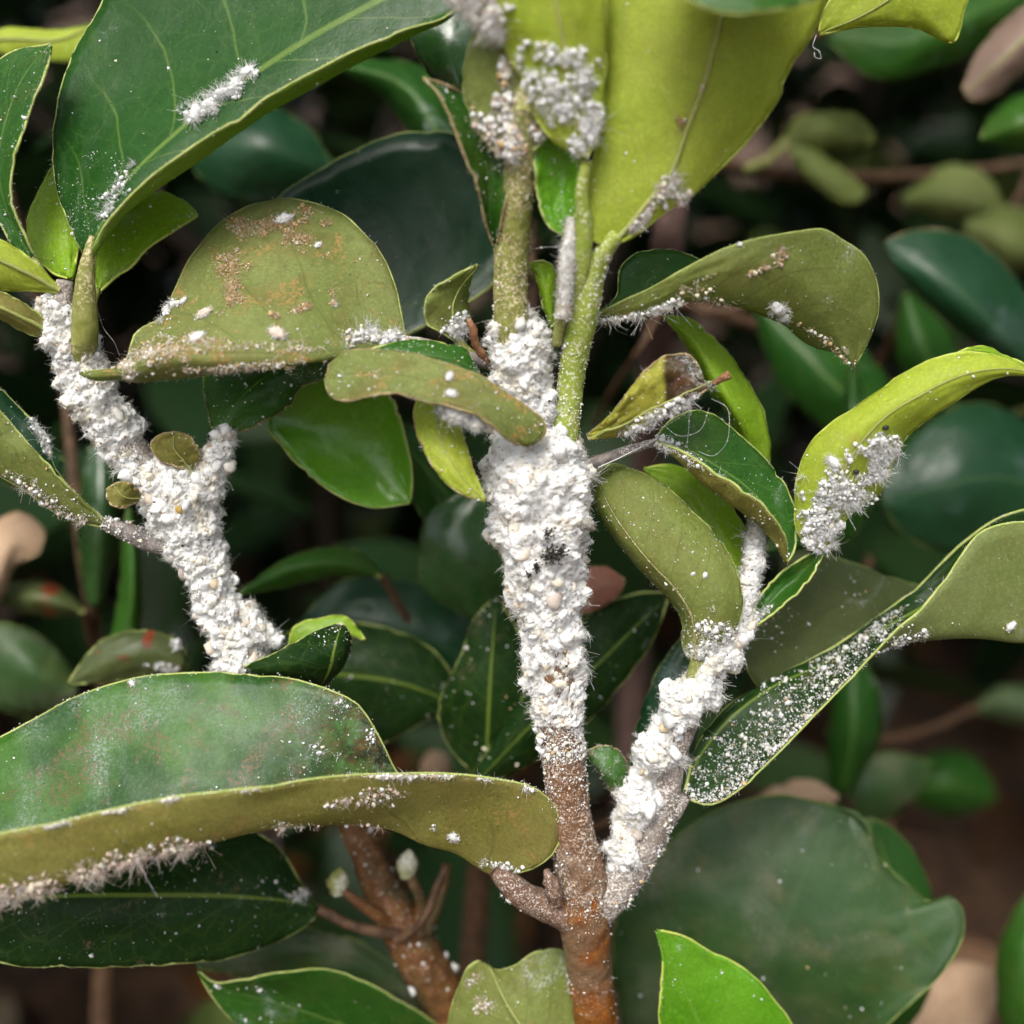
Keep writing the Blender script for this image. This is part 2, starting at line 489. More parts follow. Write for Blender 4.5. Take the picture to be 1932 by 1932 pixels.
    for (x, y, d_, r_, n) in sootpatch:
        c = P(np.array(x), np.array(y), np.array(d_))
        pp = c + rng.normal(0, 1, (n, 3)) * r_ * px(0) * 0.5
        b.inst(GRAINS, pp, rng.uniform(0.07, 0.20, n) * 1e-3, np.tile(SOOT, (n, 1)) * rng.uniform(0.5, 2.5, (n, 1)))
    ob = b.build(name, MAT['wax'], loc=W[0])
    return tag(ob, label, cat, group, 'stuff')

def on_leaf(key, n, region=None, ur=(-1, 1), vr=(0, 1), side=None, margin=0.0):
    """random points on a leaf: region = list of ellipses (x, y, rx, ry, angle) in view units. returns points, outward normals."""
    L = LEAVES[key]; W, nn, G, u = L['W'], L['n'], L['G'], L['u']
    nv, nu = W.shape[:2]
    m = n if region is None else max(20000, n * 40)
    a = rng.uniform(vr[0] * (nv - 1), vr[1] * (nv - 1) - 1e-3, m)
    j0 = np.interp(ur[0], u, np.arange(nu)); j1 = np.interp(ur[1], u, np.arange(nu))
    b = rng.uniform(j0, j1 - 1e-3, m)
    i, j = a.astype(int), np.minimum(b.astype(int), nu - 2); fa, fb = (a - i)[:, None], (b - j)[:, None]
    lerp = lambda X: (X[i, j]*(1-fa)*(1-fb) + X[i+1, j]*fa*(1-fb) + X[i, j+1]*(1-fa)*fb + X[i+1, j+1]*fa*fb)
    p, nr, g = lerp(W), unit(lerp(nn)), lerp(G)
    rad = np.zeros(m)
    if region is not None:
        best = np.full(m, 9.0)
        for (x, y, rx, ry, an) in region:
            c, s = math.cos(math.radians(an)), math.sin(math.radians(an))
            dx, dy = g[:, 0] - x, g[:, 1] - y
            e = np.hypot((dx*c + dy*s) / rx, (-dx*s + dy*c) / ry)
            best = np.minimum(best, e)
        cand = np.where(best < 1.6)[0]
        best[cand] *= 1 + 0.75 * fbm(p[cand], 650, 3, 4.4)          # ragged outlines
        best = np.maximum(best, 0)
        keep = np.where(rng.uniform(0, 1, m) > best**1.6)[0]
        if len(keep) == 0: return np.zeros((0, 3)), np.zeros((0, 3)), np.zeros(0)
        keep = rng.choice(keep, n, replace=len(keep) < n)
        p, nr, rad = p[keep], nr[keep], best[keep]
    if side is None:                       # the side turned to the viewer
        sgn = np.where(np.sum(nr * (CAM - p), -1) > 0, 1.0, -1.0)[:, None]
    else:
        sgn = 1.0 if side == 'T' else -1.0
    nr = nr * sgn
    return p + nr * L['th'] * 0.5, nr, rad

def dust(key, n, pal=PAL_DUST, size=(0.04, 0.11), region=None, ur=(-1, 1), vr=(0, 1), side=None, clump=0.0, name='wax_dust'):
    p, nr, _ = on_leaf(key, n * 3, region, ur, vr, side)
    if len(p) == 0: return
    w = np.exp(3.2 * fbm(p, 260, 3, 1.7)); k = rng.choice(len(p), min(n, len(p)), replace=False, p=w / w.sum()); p, nr = p[k], nr[k]
    b = Batch()
    sz = (rng.gamma(1.1, 0.55, len(p)) + 0.30) * rng.uniform(size[0], size[1], len(p)) * 0.85e-3
    b.inst(GRAINS, p + nr * sz[:, None] * 0.4, sz, pick(pal, len(p)), stretch=0.6)
    o = b.build(name, MAT['wax'], LEAVES[key]['ob'])
    o['kind'] = 'stuff'
    return o

def edge_dust(key, n, pal=PAL_DUST, size=(0.02, 0.06), which=(0, -1)):
    L = LEAVES[key]; W = L['W']; b = Batch()
    ps = []
    for w in which:
        e = W[:, w]; cen = rng.uniform(0, len(e) - 1.001, max(3, n // 14)); s = np.where(rng.uniform(0, 1, n) < 0.6, np.clip(cen[rng.integers(0, len(cen), n)] + rng.normal(0, 0.5, n), 0, len(e) - 1.001), rng.uniform(0, len(e) - 1.001, n)); i = s.astype(int); a = (s - i)[:, None]
        ps.append(e[i] * (1 - a) + e[i+1] * a)
    p = np.concatenate(ps); p = p + rng.normal(0, 0.16e-3, p.shape)
    b.inst(GRAINS, p, rng.uniform(size[0], size[1], len(p)) * 1e-3, pick(pal, len(p)))
    hm = max(6, n // 6); q = p[rng.choice(len(p), hm)]
    b.hairs(q, rng.normal(size=(hm, 3)), rng.uniform(0.2, 0.6, hm) * 1e-3, np.full(hm, 0.022e-3), pick(PAL_PURE, hm))
    o = b.build('edge_dust', MAT['wax'], L['ob']); o['kind'] = 'stuff'
    return o

def wool(name, label, key, region, n_m, n_g, n_h, pal=PAL_PURE, high=0.7, hair=(0.4, 1.4), mid=(0.14, 0.34), grain=(0.05, 0.12), ur=(-1, 1), vr=(0, 1),
         side=None, cat='mealybug colony', group=None, droop=0.25, hw=0.026, curl=0.8):
    b = Batch()
    n_g, n_h = int(n_g * 0.55), int(n_h * 0.75)
    nl = max(3, n_m // 9); nt = max(4, n_h // 14)
    p, nr, rad = on_leaf(key, n_m + n_g + nl + nt, region, ur, vr, side)
    if len(p) == 0: print('wool: nothing on', key, region); return None
    perm = rng.permutation(len(p)); p, nr, rad = p[perm], nr[perm], rad[perm]
    hgt = np.clip(1 - rad**2, 0.05, 1) * high * 1e-3
    q, c = np.split(p, [nl, nl + nt])[0:2]; qn, cn = np.split(nr, [nl, nl + nt])[0:2]; qh, ch = hgt[:nl], hgt[nl:nl+nt]
    p, nr, hgt = p[nl+nt:], nr[nl+nt:], hgt[nl+nt:]
    a = n_m
    sl = rng.uniform(0.35, 1.0, nl) * min(0.62, 0.25 + high * 0.35) * 1e-3
    b.inst(LUMPS, q + qn * (qh * 0.35)[:, None], sl, pick(pal, nl))
    k = 14; dd = unit(rng.normal(size=(nl * k, 3)) + np.repeat(qn, k, 0))
    b.inst(GRAINS, np.repeat(q + qn * (qh * 0.35)[:, None], k, 0) + dd * np.repeat(sl, k)[:, None] * rng.uniform(0.7, 1.05, (nl*k, 1)), rng.uniform(grain[0], grain[1], nl * k) * 0.7e-3, pick(pal, nl * k))
    sz = rng.uniform(mid[0], mid[1], n_m) * 0.8e-3
    b.inst(MIDS, p[:a] + nr[:a] * (hgt[:a] * rng.uniform(0, 0.6, n_m) + sz * 0.3)[:, None], sz, pick(pal, n_m))
    # loose crumbs gather round the lumps and tufts
    b.inst(GRAINS, p[a:] + nr[a:] * (hgt[a:] * rng.uniform(0, 0.8, n_g))[:, None], rng.uniform(grain[0], grain[1], n_g) * 0.7e-3, pick(pal, n_g))
    nf = int(n_g * 0.8)
    b.hairs(p[a:a+nf] + nr[a:a+nf] * (hgt[a:a+nf] * rng.uniform(0, 0.7, nf))[:, None], nr[a:a+nf] + rng.normal(0, 0.9, (nf, 3)), rng.gamma(3, 0.33, nf) * 0.32e-3, rng.uniform(0.6, 1.3, nf) * 0.022e-3, pick(pal, nf), curl=1.1, seg=3)
    td = unit(cn + rng.normal(0, 0.7, (nt, 3)) + np.array([0, 0, -droop]))
    tl = rng.gamma(2.4, 0.42, nt) * 0.5 * (hair[0] + hair[1]) * 0.75
    k = rng.integers(0, nt, n_h)
    b.hairs(c[k] + cn[k] * (ch[k] * 0.4)[:, None] + rng.normal(0, 0.17e-3, (n_h, 3)), td[k] + rng.normal(0, 0.38, (n_h, 3)), tl[k] * rng.uniform(0.45, 1.1, n_h) * 1e-3,
            rng.uniform(0.7, 1.3, n_h) * hw * 1e-3, pick(pal, n_h), curl=curl, seg=4)
    ob = b.build(name, MAT['wax'], loc=p.mean(0))
    return tag(ob, label, cat, group, 'stuff')

def bug_at(p, nr, size, label, group, ang=None, pal=PAL_PURE, nh=70, hl=0.9, tint=None):
    """one mealybug: segmented oval body under powder, with wax filaments all round. size = body length in mm."""
    nr = unit(np.asarray(nr, float)); p = np.asarray(p, float)
    t = unit(np.cross(nr, rng.normal(size=3))) if ang is None else unit(np.asarray(ang) - nr * (np.asarray(ang) @ nr))
    s = np.cross(nr, t)
    root = thing('mealybug', label, 'mealybug', p, group)
    v, f = ico(3)
    l = size * 0.42e-3
    ridge = 1 + 0.07 * np.cos(v[:, 0] * 19) * (1 - v[:, 0]**2)
    nz = billow(v + p * 700, 1.9, 3, size) - 0.45
    loc = np.stack([v[:, 0] * 1.0, v[:, 1] * 0.62 * ridge, np.maximum(v[:, 2], -0.45) * 0.5 * ridge + 0.2], 1) * (1 + 0.60 * nz)[:, None] * l
    V = p + loc[:, :1] * t + loc[:, 1:2] * s + loc[:, 2:] * nr
    c0 = WHITE if tint is None else tint
    mesh_obj('body', V, f, MAT['wax'], root, col=np.clip(c0[None] * (0.96 + 0.12 * nz[:, None]), 0.02, 0.85))
    b = Batch()
    th = rng.uniform(0, 2*np.pi, nh)
    el = np.abs(rng.normal(0.15, 0.35, nh))
    d = np.cos(th)[:, None] * t + np.sin(th)[:, None] * s
    st = p + (np.cos(th)[:, None] * t * 0.85 + np.sin(th)[:, None] * s * 0.5) * l + nr * (0.25 * l)
    b.hairs(st, d + nr * el[:, None], rng.uniform(0.5, 1.1, nh) * hl * l, rng.uniform(0.8, 1.3, nh) * 0.026e-3, pick(pal, nh), curl=0.3)
    ng = 130
    q = rng.normal(size=(ng, 3)); q = unit(q)
    gp = p + (q[:, :1] * t * 0.95 + q[:, 1:2] * s * 0.6 + np.abs(q[:, 2:]) * nr * 0.62 + nr * 0.1) * l
    b.inst(GRAINS, gp, rng.uniform(0.025, 0.075, ng) * 1e-3, pick(pal, ng))
    o = b.build('wax_filaments', MAT['wax'], root)
    o['kind'] = 'stuff'
    return root

def bug(key, x, y, size, label, group, **k):
    L = LEAVES[key]; G = L['G']
    dd = np.hypot(G[..., 0] - x, G[..., 1] - y) + 4.0 * (G[..., 2] - G[..., 2].min())
    i, j = np.unravel_index(np.argmin(dd), dd.shape)
    p, nr = L['W'][i, j], L['n'][i, j]
    if nr @ (CAM - p) < 0: nr = -nr
    # slide on the tangent plane to the exact spot
    ray = unit(P(np.array(x), np.array(y), np.array(0.0)) - CAM)
    den = ray @ nr
    if abs(den) > 0.2:
        p2 = CAM + ray * ((p - CAM) @ nr / den)
        if np.linalg.norm(p2 - p) < 0.003: p = p2
    return bug_at(p + nr * L['th'] * 0.5, nr, size, label, group, **k)
# ------------------------------------------------------------------ materials
MAT = {}
class NT:
    def __init__(s, name):
        s.m = bpy.data.materials.new(name); s.m.use_nodes = True
        s.t = s.m.node_tree; s.t.nodes.clear()
        s.out = s.t.nodes.new('ShaderNodeOutputMaterial')
    def n(s, typ, ins=None, **props):
        nd = s.t.nodes.new('ShaderNode' + typ)
        for k, v in props.items(): setattr(nd, k, v)
        for k, v in (ins or {}).items(): s.set(nd, k, v)
        return nd
    def set(s, nd, k, v):
        i = nd.inputs[k]
        if isinstance(v, bpy.types.NodeSocket): s.t.links.new(v, i)
        elif isinstance(v, bpy.types.Node): s.t.links.new(v.outputs[0], i)
        else:
            if i.type == 'RGBA' and not hasattr(v, '__len__'): v = (v, v, v, 1)
            elif i.type == 'RGBA' and len(v) == 3: v = (*v, 1)
            i.default_value = v
    def math(s, op, a, b=0.0, clamp=False):
        nd = s.n('Math', {0: a, 1: b}, operation=op); nd.use_clamp = clamp
        return nd.outputs[0]
    def noise(s, vec, scale, detail=3.0, rough=0.55, dist=0.0):
        return s.n('TexNoise', {'Vector': vec, 'Scale': scale, 'Detail': detail, 'Roughness': rough, 'Distortion': dist}).outputs[0]
    def ramp(s, val, lo, hi):
        nd = s.n('MapRange', {'Value': val, 'From Min': lo, 'From Max': hi}, interpolation_type='SMOOTHSTEP')
        return nd.outputs[0]
    def mix(s, f, a, b):
        nd = s.n('Mix', data_type='RGBA')
        s.set(nd, 0, f); s.set(nd, 6, a); s.set(nd, 7, b)
        return nd.outputs[2]
    def done(s, sh): s.t.links.new(sh.outputs[0] if isinstance(sh, bpy.types.Node) else sh, s.out.inputs[0]); return s.m

def leafmat(name, c1, c2, vein=(0.25, 0.35, 0.08), veinamt=0.35, dust=0.0, dust_sheen_col=(0.62, 0.68, 0.66), dirt=0.0, dirtcol=(0.30, 0.17, 0.06), soot=0.0,
            rough=0.38, trans=0.35, tcol=(0.45, 0.62, 0.06), spec=0.5, ribw=0.035, blotch=None, blotchcol=(0.20, 0.05, 0.02), mottle=0.5, coat=0.0, fine=0.45, dust_sheen_low=95.0, bump=0.45, net=0.12, stain=0.0, latv=0.55, endsoot=0.0, streaky=False):
    t = NT(name)
    tc = t.n('TexCoord'); ob = tc.outputs['Object']
    uvn = t.n('UVMap'); sep = t.n('SeparateXYZ', {0: uvn.outputs[0]})
    u = t.math('MULTIPLY', t.math('SUBTRACT', sep.outputs[0], 0.5), 2.0); v = sep.outputs[1]
    au = t.math('ABSOLUTE', u)
    big = t.noise(ob, 90, 2); mid = t.noise(ob, 420, 3); fin = t.noise(ob, 2600, 2, 0.7)
    col = t.mix(t.ramp(big, 0.5 - 0.3 * mottle - .02, 0.5 + 0.3 * mottle), c1, c2)
    # tissue grain
    cell = t.n('TexVoronoi', {'Vector': ob, 'Scale': 2600.0}).outputs['Distance']
    col = t.mix(t.math('MULTIPLY', t.ramp(cell, 0.25, 0.75), fine * 0.6), col, tuple(x * 0.55 for x in c1))
    col = t.mix(t.math('MULTIPLY', t.ramp(fin, 0.45, 0.75), fine), col, tuple(min(1, x * 1.6) for x in c2))
    if stain:
        st = t.math('MULTIPLY', t.ramp(t.noise(ob, 150, 3, 0.6, 0.8), 0.45, 0.72), stain)
        col = t.mix(st, col, (0.17, 0.115, 0.035))
        col = t.mix(t.math('MULTIPLY', t.ramp(t.noise(ob, 800, 3, 0.7), 0.5, 0.75), stain * 0.8), col, tuple(x * 0.5 for x in c1))
    # veins
    wob = t.math('MULTIPLY', t.math('SUBTRACT', big, 0.5), 0.35)
    lat = t.math('ADD', t.math('SUBTRACT', t.math('MULTIPLY', v, 6.0), t.math('MULTIPLY', t.math('POWER', au, 0.85), 1.9)), wob)
    lat = t.math('ADD', lat, t.math('MULTIPLY', t.math('SIGN', u), 0.23))
    dist = t.math('ABSOLUTE', t.math('SUBTRACT', t.math('FRACT', lat), 0.5))
    latm = t.math('MULTIPLY', t.ramp(dist, 0.035, 0.006), t.ramp(au, 1.0, 0.55))
    net_ = t.n('TexVoronoi', {'Vector': ob, 'Scale': 330.0, 'Randomness': 1.0}, feature='DISTANCE_TO_EDGE').outputs['Distance']
    netm = t.math('MULTIPLY', t.ramp(net_, 0.06, 0.0), net)
    ribm = t.ramp(au, ribw, ribw * 0.3)
    vm = t.math('MULTIPLY', t.math('MAXIMUM', t.math('MAXIMUM', t.math('MULTIPLY', latm, latv), netm), ribm), veinamt, True)
    col = t.mix(vm, col, vein)
    rgh = t.math('ADD', rough, t.math('MULTIPLY', t.math('SUBTRACT', mid, 0.5), 0.35), True)
    dm = None
    if blotch:
        bm_ = t.ramp(t.noise(ob, blotch[0], 2, 0.5, 0.4), blotch[1], blotch[1] + 0.05)
        bm_ = t.math('MULTIPLY', bm_, t.ramp(v, blotch[2], blotch[2] + 0.05))
        col = t.mix(bm_, col, t.mix(t.ramp(mid, 0.4, 0.6), blotchcol, tuple(x * 0.4 for x in blotchcol)))
    if dirt:
        low = t.noise(ob, 230, 4, 0.6, 0.5)
        dm = t.math('MULTIPLY', t.ramp(low, 0.66 - dirt * 0.25, 0.74 - dirt * 0.22), t.ramp(t.noise(ob, 2600, 2, 0.75), 0.48, 0.60))
        col = t.mix(dm, col, t.mix(fin, tuple(x * 0.55 for x in dirtcol), tuple(min(1, x * 1.5) for x in dirtcol)))
    if dust:  # pale powder; on the deep and greyed leaves a painted sheen instead
        low = t.noise(ob, dust_sheen_low, 4, 0.6, 0.6)
        if streaky:                   # powder lies in streaks between the side veins
            mp = t.n('Mapping', {'Vector': uvn.outputs[0], 'Rotation': (0, 0, 0.5), 'Scale': (2.2, 7.0, 1.0)})
            low = t.math('ADD', t.math('MULTIPLY', low, 0.45), t.math('MULTIPLY', t.noise(mp.outputs[0], 1.6, 4, 0.6, 0.4), 0.55))
        g = t.noise(ob, 3300, 2, 0.6)
        d1 = t.math('MULTIPLY', t.ramp(low, 0.66 - dust * 0.3, 0.80 - dust * 0.15), t.ramp(g, 0.44, 0.62))
        d2 = t.math('MULTIPLY', t.ramp(low, 0.60 - dust * 0.3, 0.85), 0.30 * min(1, dust * 1.5))
        dm2 = t.math('MAXIMUM', t.math('MULTIPLY', d1, 0.85), d2, True)
        col = t.mix(dm2, col, dust_sheen_col)
        rgh = t.math('ADD', rgh, t.math('MULTIPLY', dm2, 0.4), True)
    if endsoot:                       # sooty mould settled near the leaf base
        es = t.math('MULTIPLY', t.math('MULTIPLY', t.ramp(v, 0.42, 0.24), t.ramp(t.noise(ob, 240, 4, 0.65), 0.38, 0.54)), endsoot)
        es = t.math('MULTIPLY', es, t.ramp(fin, 0.30, 0.52))
        col = t.mix(es, col, t.mix(t.ramp(mid, 0.42, 0.62), (0.014, 0.013, 0.007), (0.10, 0.048, 0.016)))
    if soot:
        s = t.n('TexVoronoi', {'Vector': ob, 'Scale': 2300.0, 'Randomness': 1.0})
        sel = t.math('GREATER_THAN', t.n('SeparateColor', {0: s.outputs['Color']}).outputs[0], 1 - 0.55 * soot)
        sm = t.math('MULTIPLY', t.ramp(s.outputs['Distance'], 0.26, 0.14), sel)
        sm = t.math('MULTIPLY', sm, t.ramp(t.noise(ob, 200, 3), 0.38, 0.60))
        col = t.mix(sm, col, (0.012, 0.013, 0.01))
    b1 = t.n('Bump', {'Strength': bump, 'Distance': 0.00012, 'Height': t.math('ADD', t.math('MULTIPLY', t.noise(ob, 2600, 1), 0.5), t.math('MULTIPLY', t.noise(ob, 420, 1), 1.6))})
    pr = t.n('BsdfPrincipled', {'Base Color': col, 'Roughness': rgh, 'Specular IOR Level': spec, 'Normal': b1})
    if coat:
        t.set(pr, 'Coat Weight', coat); t.set(pr, 'Coat Roughness', 0.25)
    tr = t.n('BsdfTranslucent', {'Color': t.mix(vm, tcol, tuple(x * 0.6 for x in tcol)), 'Normal': b1})
    mx = t.n('MixShader', {0: trans, 1: pr, 2: tr})
    return t.done(mx)

def simplemat(name, c1, c2, scale=600.0, rough=0.6, bump=0.4, bdist=0.0002, speck=None, speckamt=0.0, spec=0.3, trans=0.0, detail=4, streak=None, blotch=None):
    t = NT(name)
    ob = t.n('TexCoord').outputs['Object']
    n1 = t.noise(ob, scale, detail, 0.6); n2 = t.noise(ob, scale * 5, 3, 0.7)
    col = t.mix(t.ramp(n1, 0.35, 0.65), c1, c2)
    if streak:
        uv = t.n('UVMap').outputs[0]
        mp = t.n('Mapping', {'Vector': uv, 'Scale': (22.0, 3.0, 1.0)})
        st = t.noise(mp.outputs[0], 3.0, 4, 0.6)
        col = t.mix(t.math('MULTIPLY', t.ramp(st, 0.48, 0.72), 0.7), col, streak)
    if blotch is not None:
        col = t.mix(t.math('MULTIPLY', t.ramp(t.noise(ob, 85, 4, 0.65, 0.5), 0.44, 0.62), 0.85), col, t.mix(n2, tuple(x * 0.5 for x in blotch), tuple(x * 1.5 for x in blotch)))
    if speck is not None:
        m = t.math('MULTIPLY', t.ramp(n2, 0.66 - speckamt * 0.3, 0.74 - speckamt * 0.25), t.ramp(t.noise(ob, scale * 0.3, 3), 0.35, 0.6))
        col = t.mix(m, col, speck)
    h = t.math('ADD', n1, t.math('MULTIPLY', n2, 0.5))
    b1 = t.n('Bump', {'Strength': bump, 'Distance': bdist, 'Height': h})
    pr = t.n('BsdfPrincipled', {'Base Color': col, 'Roughness': rough, 'Specular IOR Level': spec, 'Normal': b1})
    if trans:
        tr = t.n('BsdfTranslucent', {'Color': col, 'Normal': b1})
        return t.done(t.n('MixShader', {0: trans, 1: pr, 2: tr}))
    return t.done(pr)

def waxmat():
    t = NT('powdery_wax')
    ob = t.n('TexCoord').outputs['Object']
    a = t.n('VertexColor', layer_name='Col').outputs[0]
    n2 = t.noise(ob, 4000, 2, 0.7)
    col = t.mix(t.math('MULTIPLY', t.ramp(n2, 0.56, 0.36), 0.22), a, t.mix(0.5, a, (0.40, 0.36, 0.28)))
    pr = t.n('BsdfPrincipled', {'Base Color': col, 'Roughness': 0.95, 'Specular IOR Level': 0.05})
    tr = t.n('BsdfTranslucent', {'Color': col})
    return t.done(t.n('MixShader', {0: 0.22, 1: pr, 2: tr}))
MAT['wax'] = waxmat()

# upper faces
MAT['top_dark'] = leafmat('leaf_upper_dark', (0.01, 0.052, 0.006), (0.017, 0.07, 0.009), vein=(0.17, 0.26, 0.05), veinamt=0.55, dust=0.06, soot=1.2, rough=0.36, trans=0.16, tcol=(0.22, 0.42, 0.03), spec=0.17)
MAT['top_deep'] = leafmat('leaf_upper_deep', (0.006, 0.034, 0.012), (0.01, 0.048, 0.017), vein=(0.05, 0.10, 0.03), veinamt=0.5, dust=0.35, dust_sheen_col=(0.12, 0.17, 0.165), soot=0.4, rough=0.34, trans=0.12, tcol=(0.15, 0.32, 0.03), spec=0.3)  # the dust tint here paints on a bluish sky sheen
MAT['top_dusty'] = leafmat('leaf_upper_dusty', (0.01, 0.058, 0.004), (0.045, 0.13, 0.014), vein=(0.10, 0.19, 0.06), veinamt=0.25, dust=0.7, dust_sheen_col=(0.36, 0.42, 0.38), dirt=0.58, dirtcol=(0.11, 0.065, 0.025), soot=0.9, rough=0.40, trans=0.18, dust_sheen_low=110.0, spec=0.22, mottle=0.25, endsoot=0.95, streaky=True)
MAT['top_bright'] = leafmat('leaf_upper_bright', (0.085, 0.275, 0.008), (0.135, 0.35, 0.018), vein=(0.22, 0.38, 0.06), veinamt=0.45, dust=0.10, soot=0.2, rough=0.22, trans=0.3, tcol=(0.38, 0.75, 0.04), spec=0.6)
MAT['top_lime'] = leafmat('leaf_upper_lime', (0.18, 0.32, 0.014), (0.25, 0.4, 0.028), vein=(0.30, 0.42, 0.08), veinamt=0.4, dust=0.12, soot=0.3, rough=0.38, trans=0.32, tcol=(0.60, 0.85, 0.06), spec=0.22)
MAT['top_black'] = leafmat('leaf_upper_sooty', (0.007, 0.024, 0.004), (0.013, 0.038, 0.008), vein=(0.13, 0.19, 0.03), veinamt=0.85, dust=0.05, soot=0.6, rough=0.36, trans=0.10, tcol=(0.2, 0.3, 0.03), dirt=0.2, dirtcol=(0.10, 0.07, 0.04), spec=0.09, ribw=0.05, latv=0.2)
MAT['top_mid'] = leafmat('leaf_upper_mid', (0.017, 0.074, 0.007), (0.03, 0.105, 0.012), vein=(0.16, 0.27, 0.06), veinamt=0.45, dust=0.16, dust_sheen_col=(0.45, 0.53, 0.50), soot=0.5, rough=0.35, trans=0.22, tcol=(0.30, 0.55, 0.04), spec=0.2, stain=0.12)
MAT['top_sheen'] = leafmat('leaf_upper_greyed', (0.018, 0.052, 0.012), (0.03, 0.074, 0.018), vein=(0.09, 0.15, 0.06), veinamt=0.12, dust=0.62, dust_sheen_col=(0.165, 0.165, 0.115), soot=0.2, rough=0.45, trans=0.14, dust_sheen_low=60.0, spec=0.32, stain=0.2)  # grey-brown sheen painted into the colour through the dust layer
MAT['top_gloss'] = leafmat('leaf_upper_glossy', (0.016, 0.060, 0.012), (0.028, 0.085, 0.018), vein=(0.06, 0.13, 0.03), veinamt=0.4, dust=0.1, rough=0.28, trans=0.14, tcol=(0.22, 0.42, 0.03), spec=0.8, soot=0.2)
# undersides
MAT['und_olive'] = leafmat('leaf_under_olive', (0.16, 0.202, 0.04), (0.215, 0.252, 0.066), vein=(0.085, 0.10, 0.026), veinamt=0.55, dust=0.10, dirt=0.12, soot=0.45, rough=0.62, trans=0.34, tcol=(0.50, 0.62, 0.08), spec=0.25, stain=0.3, net=0.3, latv=0.75)
MAT['und_spotted'] = leafmat('leaf_under_spotted', (0.158, 0.195, 0.048), (0.212, 0.242, 0.074), vein=(0.085, 0.10, 0.026), veinamt=0.55, dust=0.12, dirt=0.55, dirtcol=(0.36, 0.20, 0.07), soot=0.45, rough=0.66, trans=0.30, tcol=(0.48, 0.60, 0.09), spec=0.2, stain=0.5, net=0.3, latv=0.75)
MAT['und_yellow'] = leafmat('leaf_under_yellow', (0.31, 0.4, 0.028), (0.39, 0.46, 0.055), vein=(0.36, 0.36, 0.09), veinamt=0.55, dust=0.06, dirt=0.10, dirtcol=(0.40, 0.24, 0.07), soot=0.15, rough=0.58, trans=0.36, tcol=(0.92, 1.0, 0.1), spec=0.25, mottle=0.8, stain=0.22, net=0.3)
MAT['und_brown'] = leafmat('leaf_under_brownish', (0.155, 0.145, 0.028), (0.21, 0.195, 0.05), vein=(0.085, 0.10, 0.026), veinamt=0.55, dust=0.08, dirt=0.25, soot=0.5, rough=0.66, trans=0.24, tcol=(0.46, 0.50, 0.10), spec=0.2, stain=0.35, net=0.3, latv=0.75)
MAT['und_fresh'] = leafmat('leaf_under_fresh', (0.115, 0.195, 0.020), (0.16, 0.245, 0.035), vein=(0.2, 0.26, 0.05), veinamt=0.3, dust=0.08, soot=0.3, rough=0.55, trans=0.34, tcol=(0.5, 0.7, 0.06), spec=0.25)
MAT['und_pale'] = leafmat('leaf_under_pale', (0.14, 0.18, 0.045), (0.19, 0.23, 0.075), vein=(0.11, 0.15, 0.045), veinamt=0.55, dust=0.08, rough=0.6, trans=0.28, tcol=(0.40, 0.52, 0.10), spec=0.25, stain=0.15, net=0.3)
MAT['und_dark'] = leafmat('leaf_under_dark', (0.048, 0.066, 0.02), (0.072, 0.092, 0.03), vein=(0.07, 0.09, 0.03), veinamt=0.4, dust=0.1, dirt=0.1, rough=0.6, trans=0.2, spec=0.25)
MAT['und_withered'] = leafmat('leaf_under_withered', (0.33, 0.34, 0.040), (0.42, 0.40, 0.060), vein=(0.10, 0.08, 0.03), veinamt=0.7, dust=0.35, dirt=0.30, dirtcol=(0.16, 0.13, 0.06), soot=0.8, rough=0.6, trans=0.35, tcol=(0.7, 0.65, 0.06), spec=0.25, blotch=(70.0, 0.3, 0.6), blotchcol=(0.085, 0.03, 0.012))
MAT['top_redspot'] = leafmat('leaf_upper_redspot', (0.055, 0.075, 0.020), (0.085, 0.110, 0.035), vein=(0.15, 0.17, 0.04), dust=0.25, rough=0.45, trans=0.2, blotch=(110.0, 0.55, 0.28), blotchcol=(0.22, 0.035, 0.012))
MAT['dead_tan'] = leafmat('leaf_dead_tan', (0.40, 0.27, 0.17), (0.50, 0.35, 0.23), vein=(0.30, 0.19, 0.11), veinamt=0.5, rough=0.7, trans=0.2, tcol=(0.5, 0.35, 0.2), spec=0.2)
MAT['dead_red'] = leafmat('leaf_dead_red', (0.28, 0.11, 0.07), (0.42, 0.20, 0.14), vein=(0.45, 0.28, 0.2), veinamt=0.4, rough=0.6, trans=0.2, tcol=(0.5, 0.2, 0.1), spec=0.3, mottle=0.8)
MAT['dead_pink'] = leafmat('leaf_dead_pinkbrown', (0.15, 0.10, 0.075), (0.21, 0.145, 0.11), vein=(0.30, 0.18, 0.08), veinamt=0.5, rough=0.5, trans=0.15, tcol=(0.4, 0.25, 0.1))

MAT['margin'] = simplemat('leaf_margin', (0.26, 0.33, 0.07), (0.36, 0.40, 0.12), 900, 0.55, 0.3, 0.0001, (0.6, 0.58, 0.45), 0.3)
MAT['margin_lime'] = simplemat('leaf_margin_lime', (0.36, 0.45, 0.06), (0.45, 0.50, 0.10), 900, 0.55, 0.3, 0.0001, (0.6, 0.58, 0.45), 0.2)
MAT['margin_dark'] = simplemat('leaf_margin_dim', (0.10, 0.15, 0.035), (0.16, 0.20, 0.05), 900, 0.55, 0.3, 0.0001)
MAT['margin_brown'] = simplemat('leaf_margin_brown', (0.18, 0.12, 0.05), (0.28, 0.22, 0.09), 900, 0.6, 0.4, 0.0001, (0.6, 0.55, 0.42), 0.4)
MAT['rib'] = simplemat('leaf_midrib', (0.22, 0.26, 0.06), (0.28, 0.31, 0.09), 900, 0.55, 0.3, 0.0001, (0.4, 0.27, 0.13), 0.4)
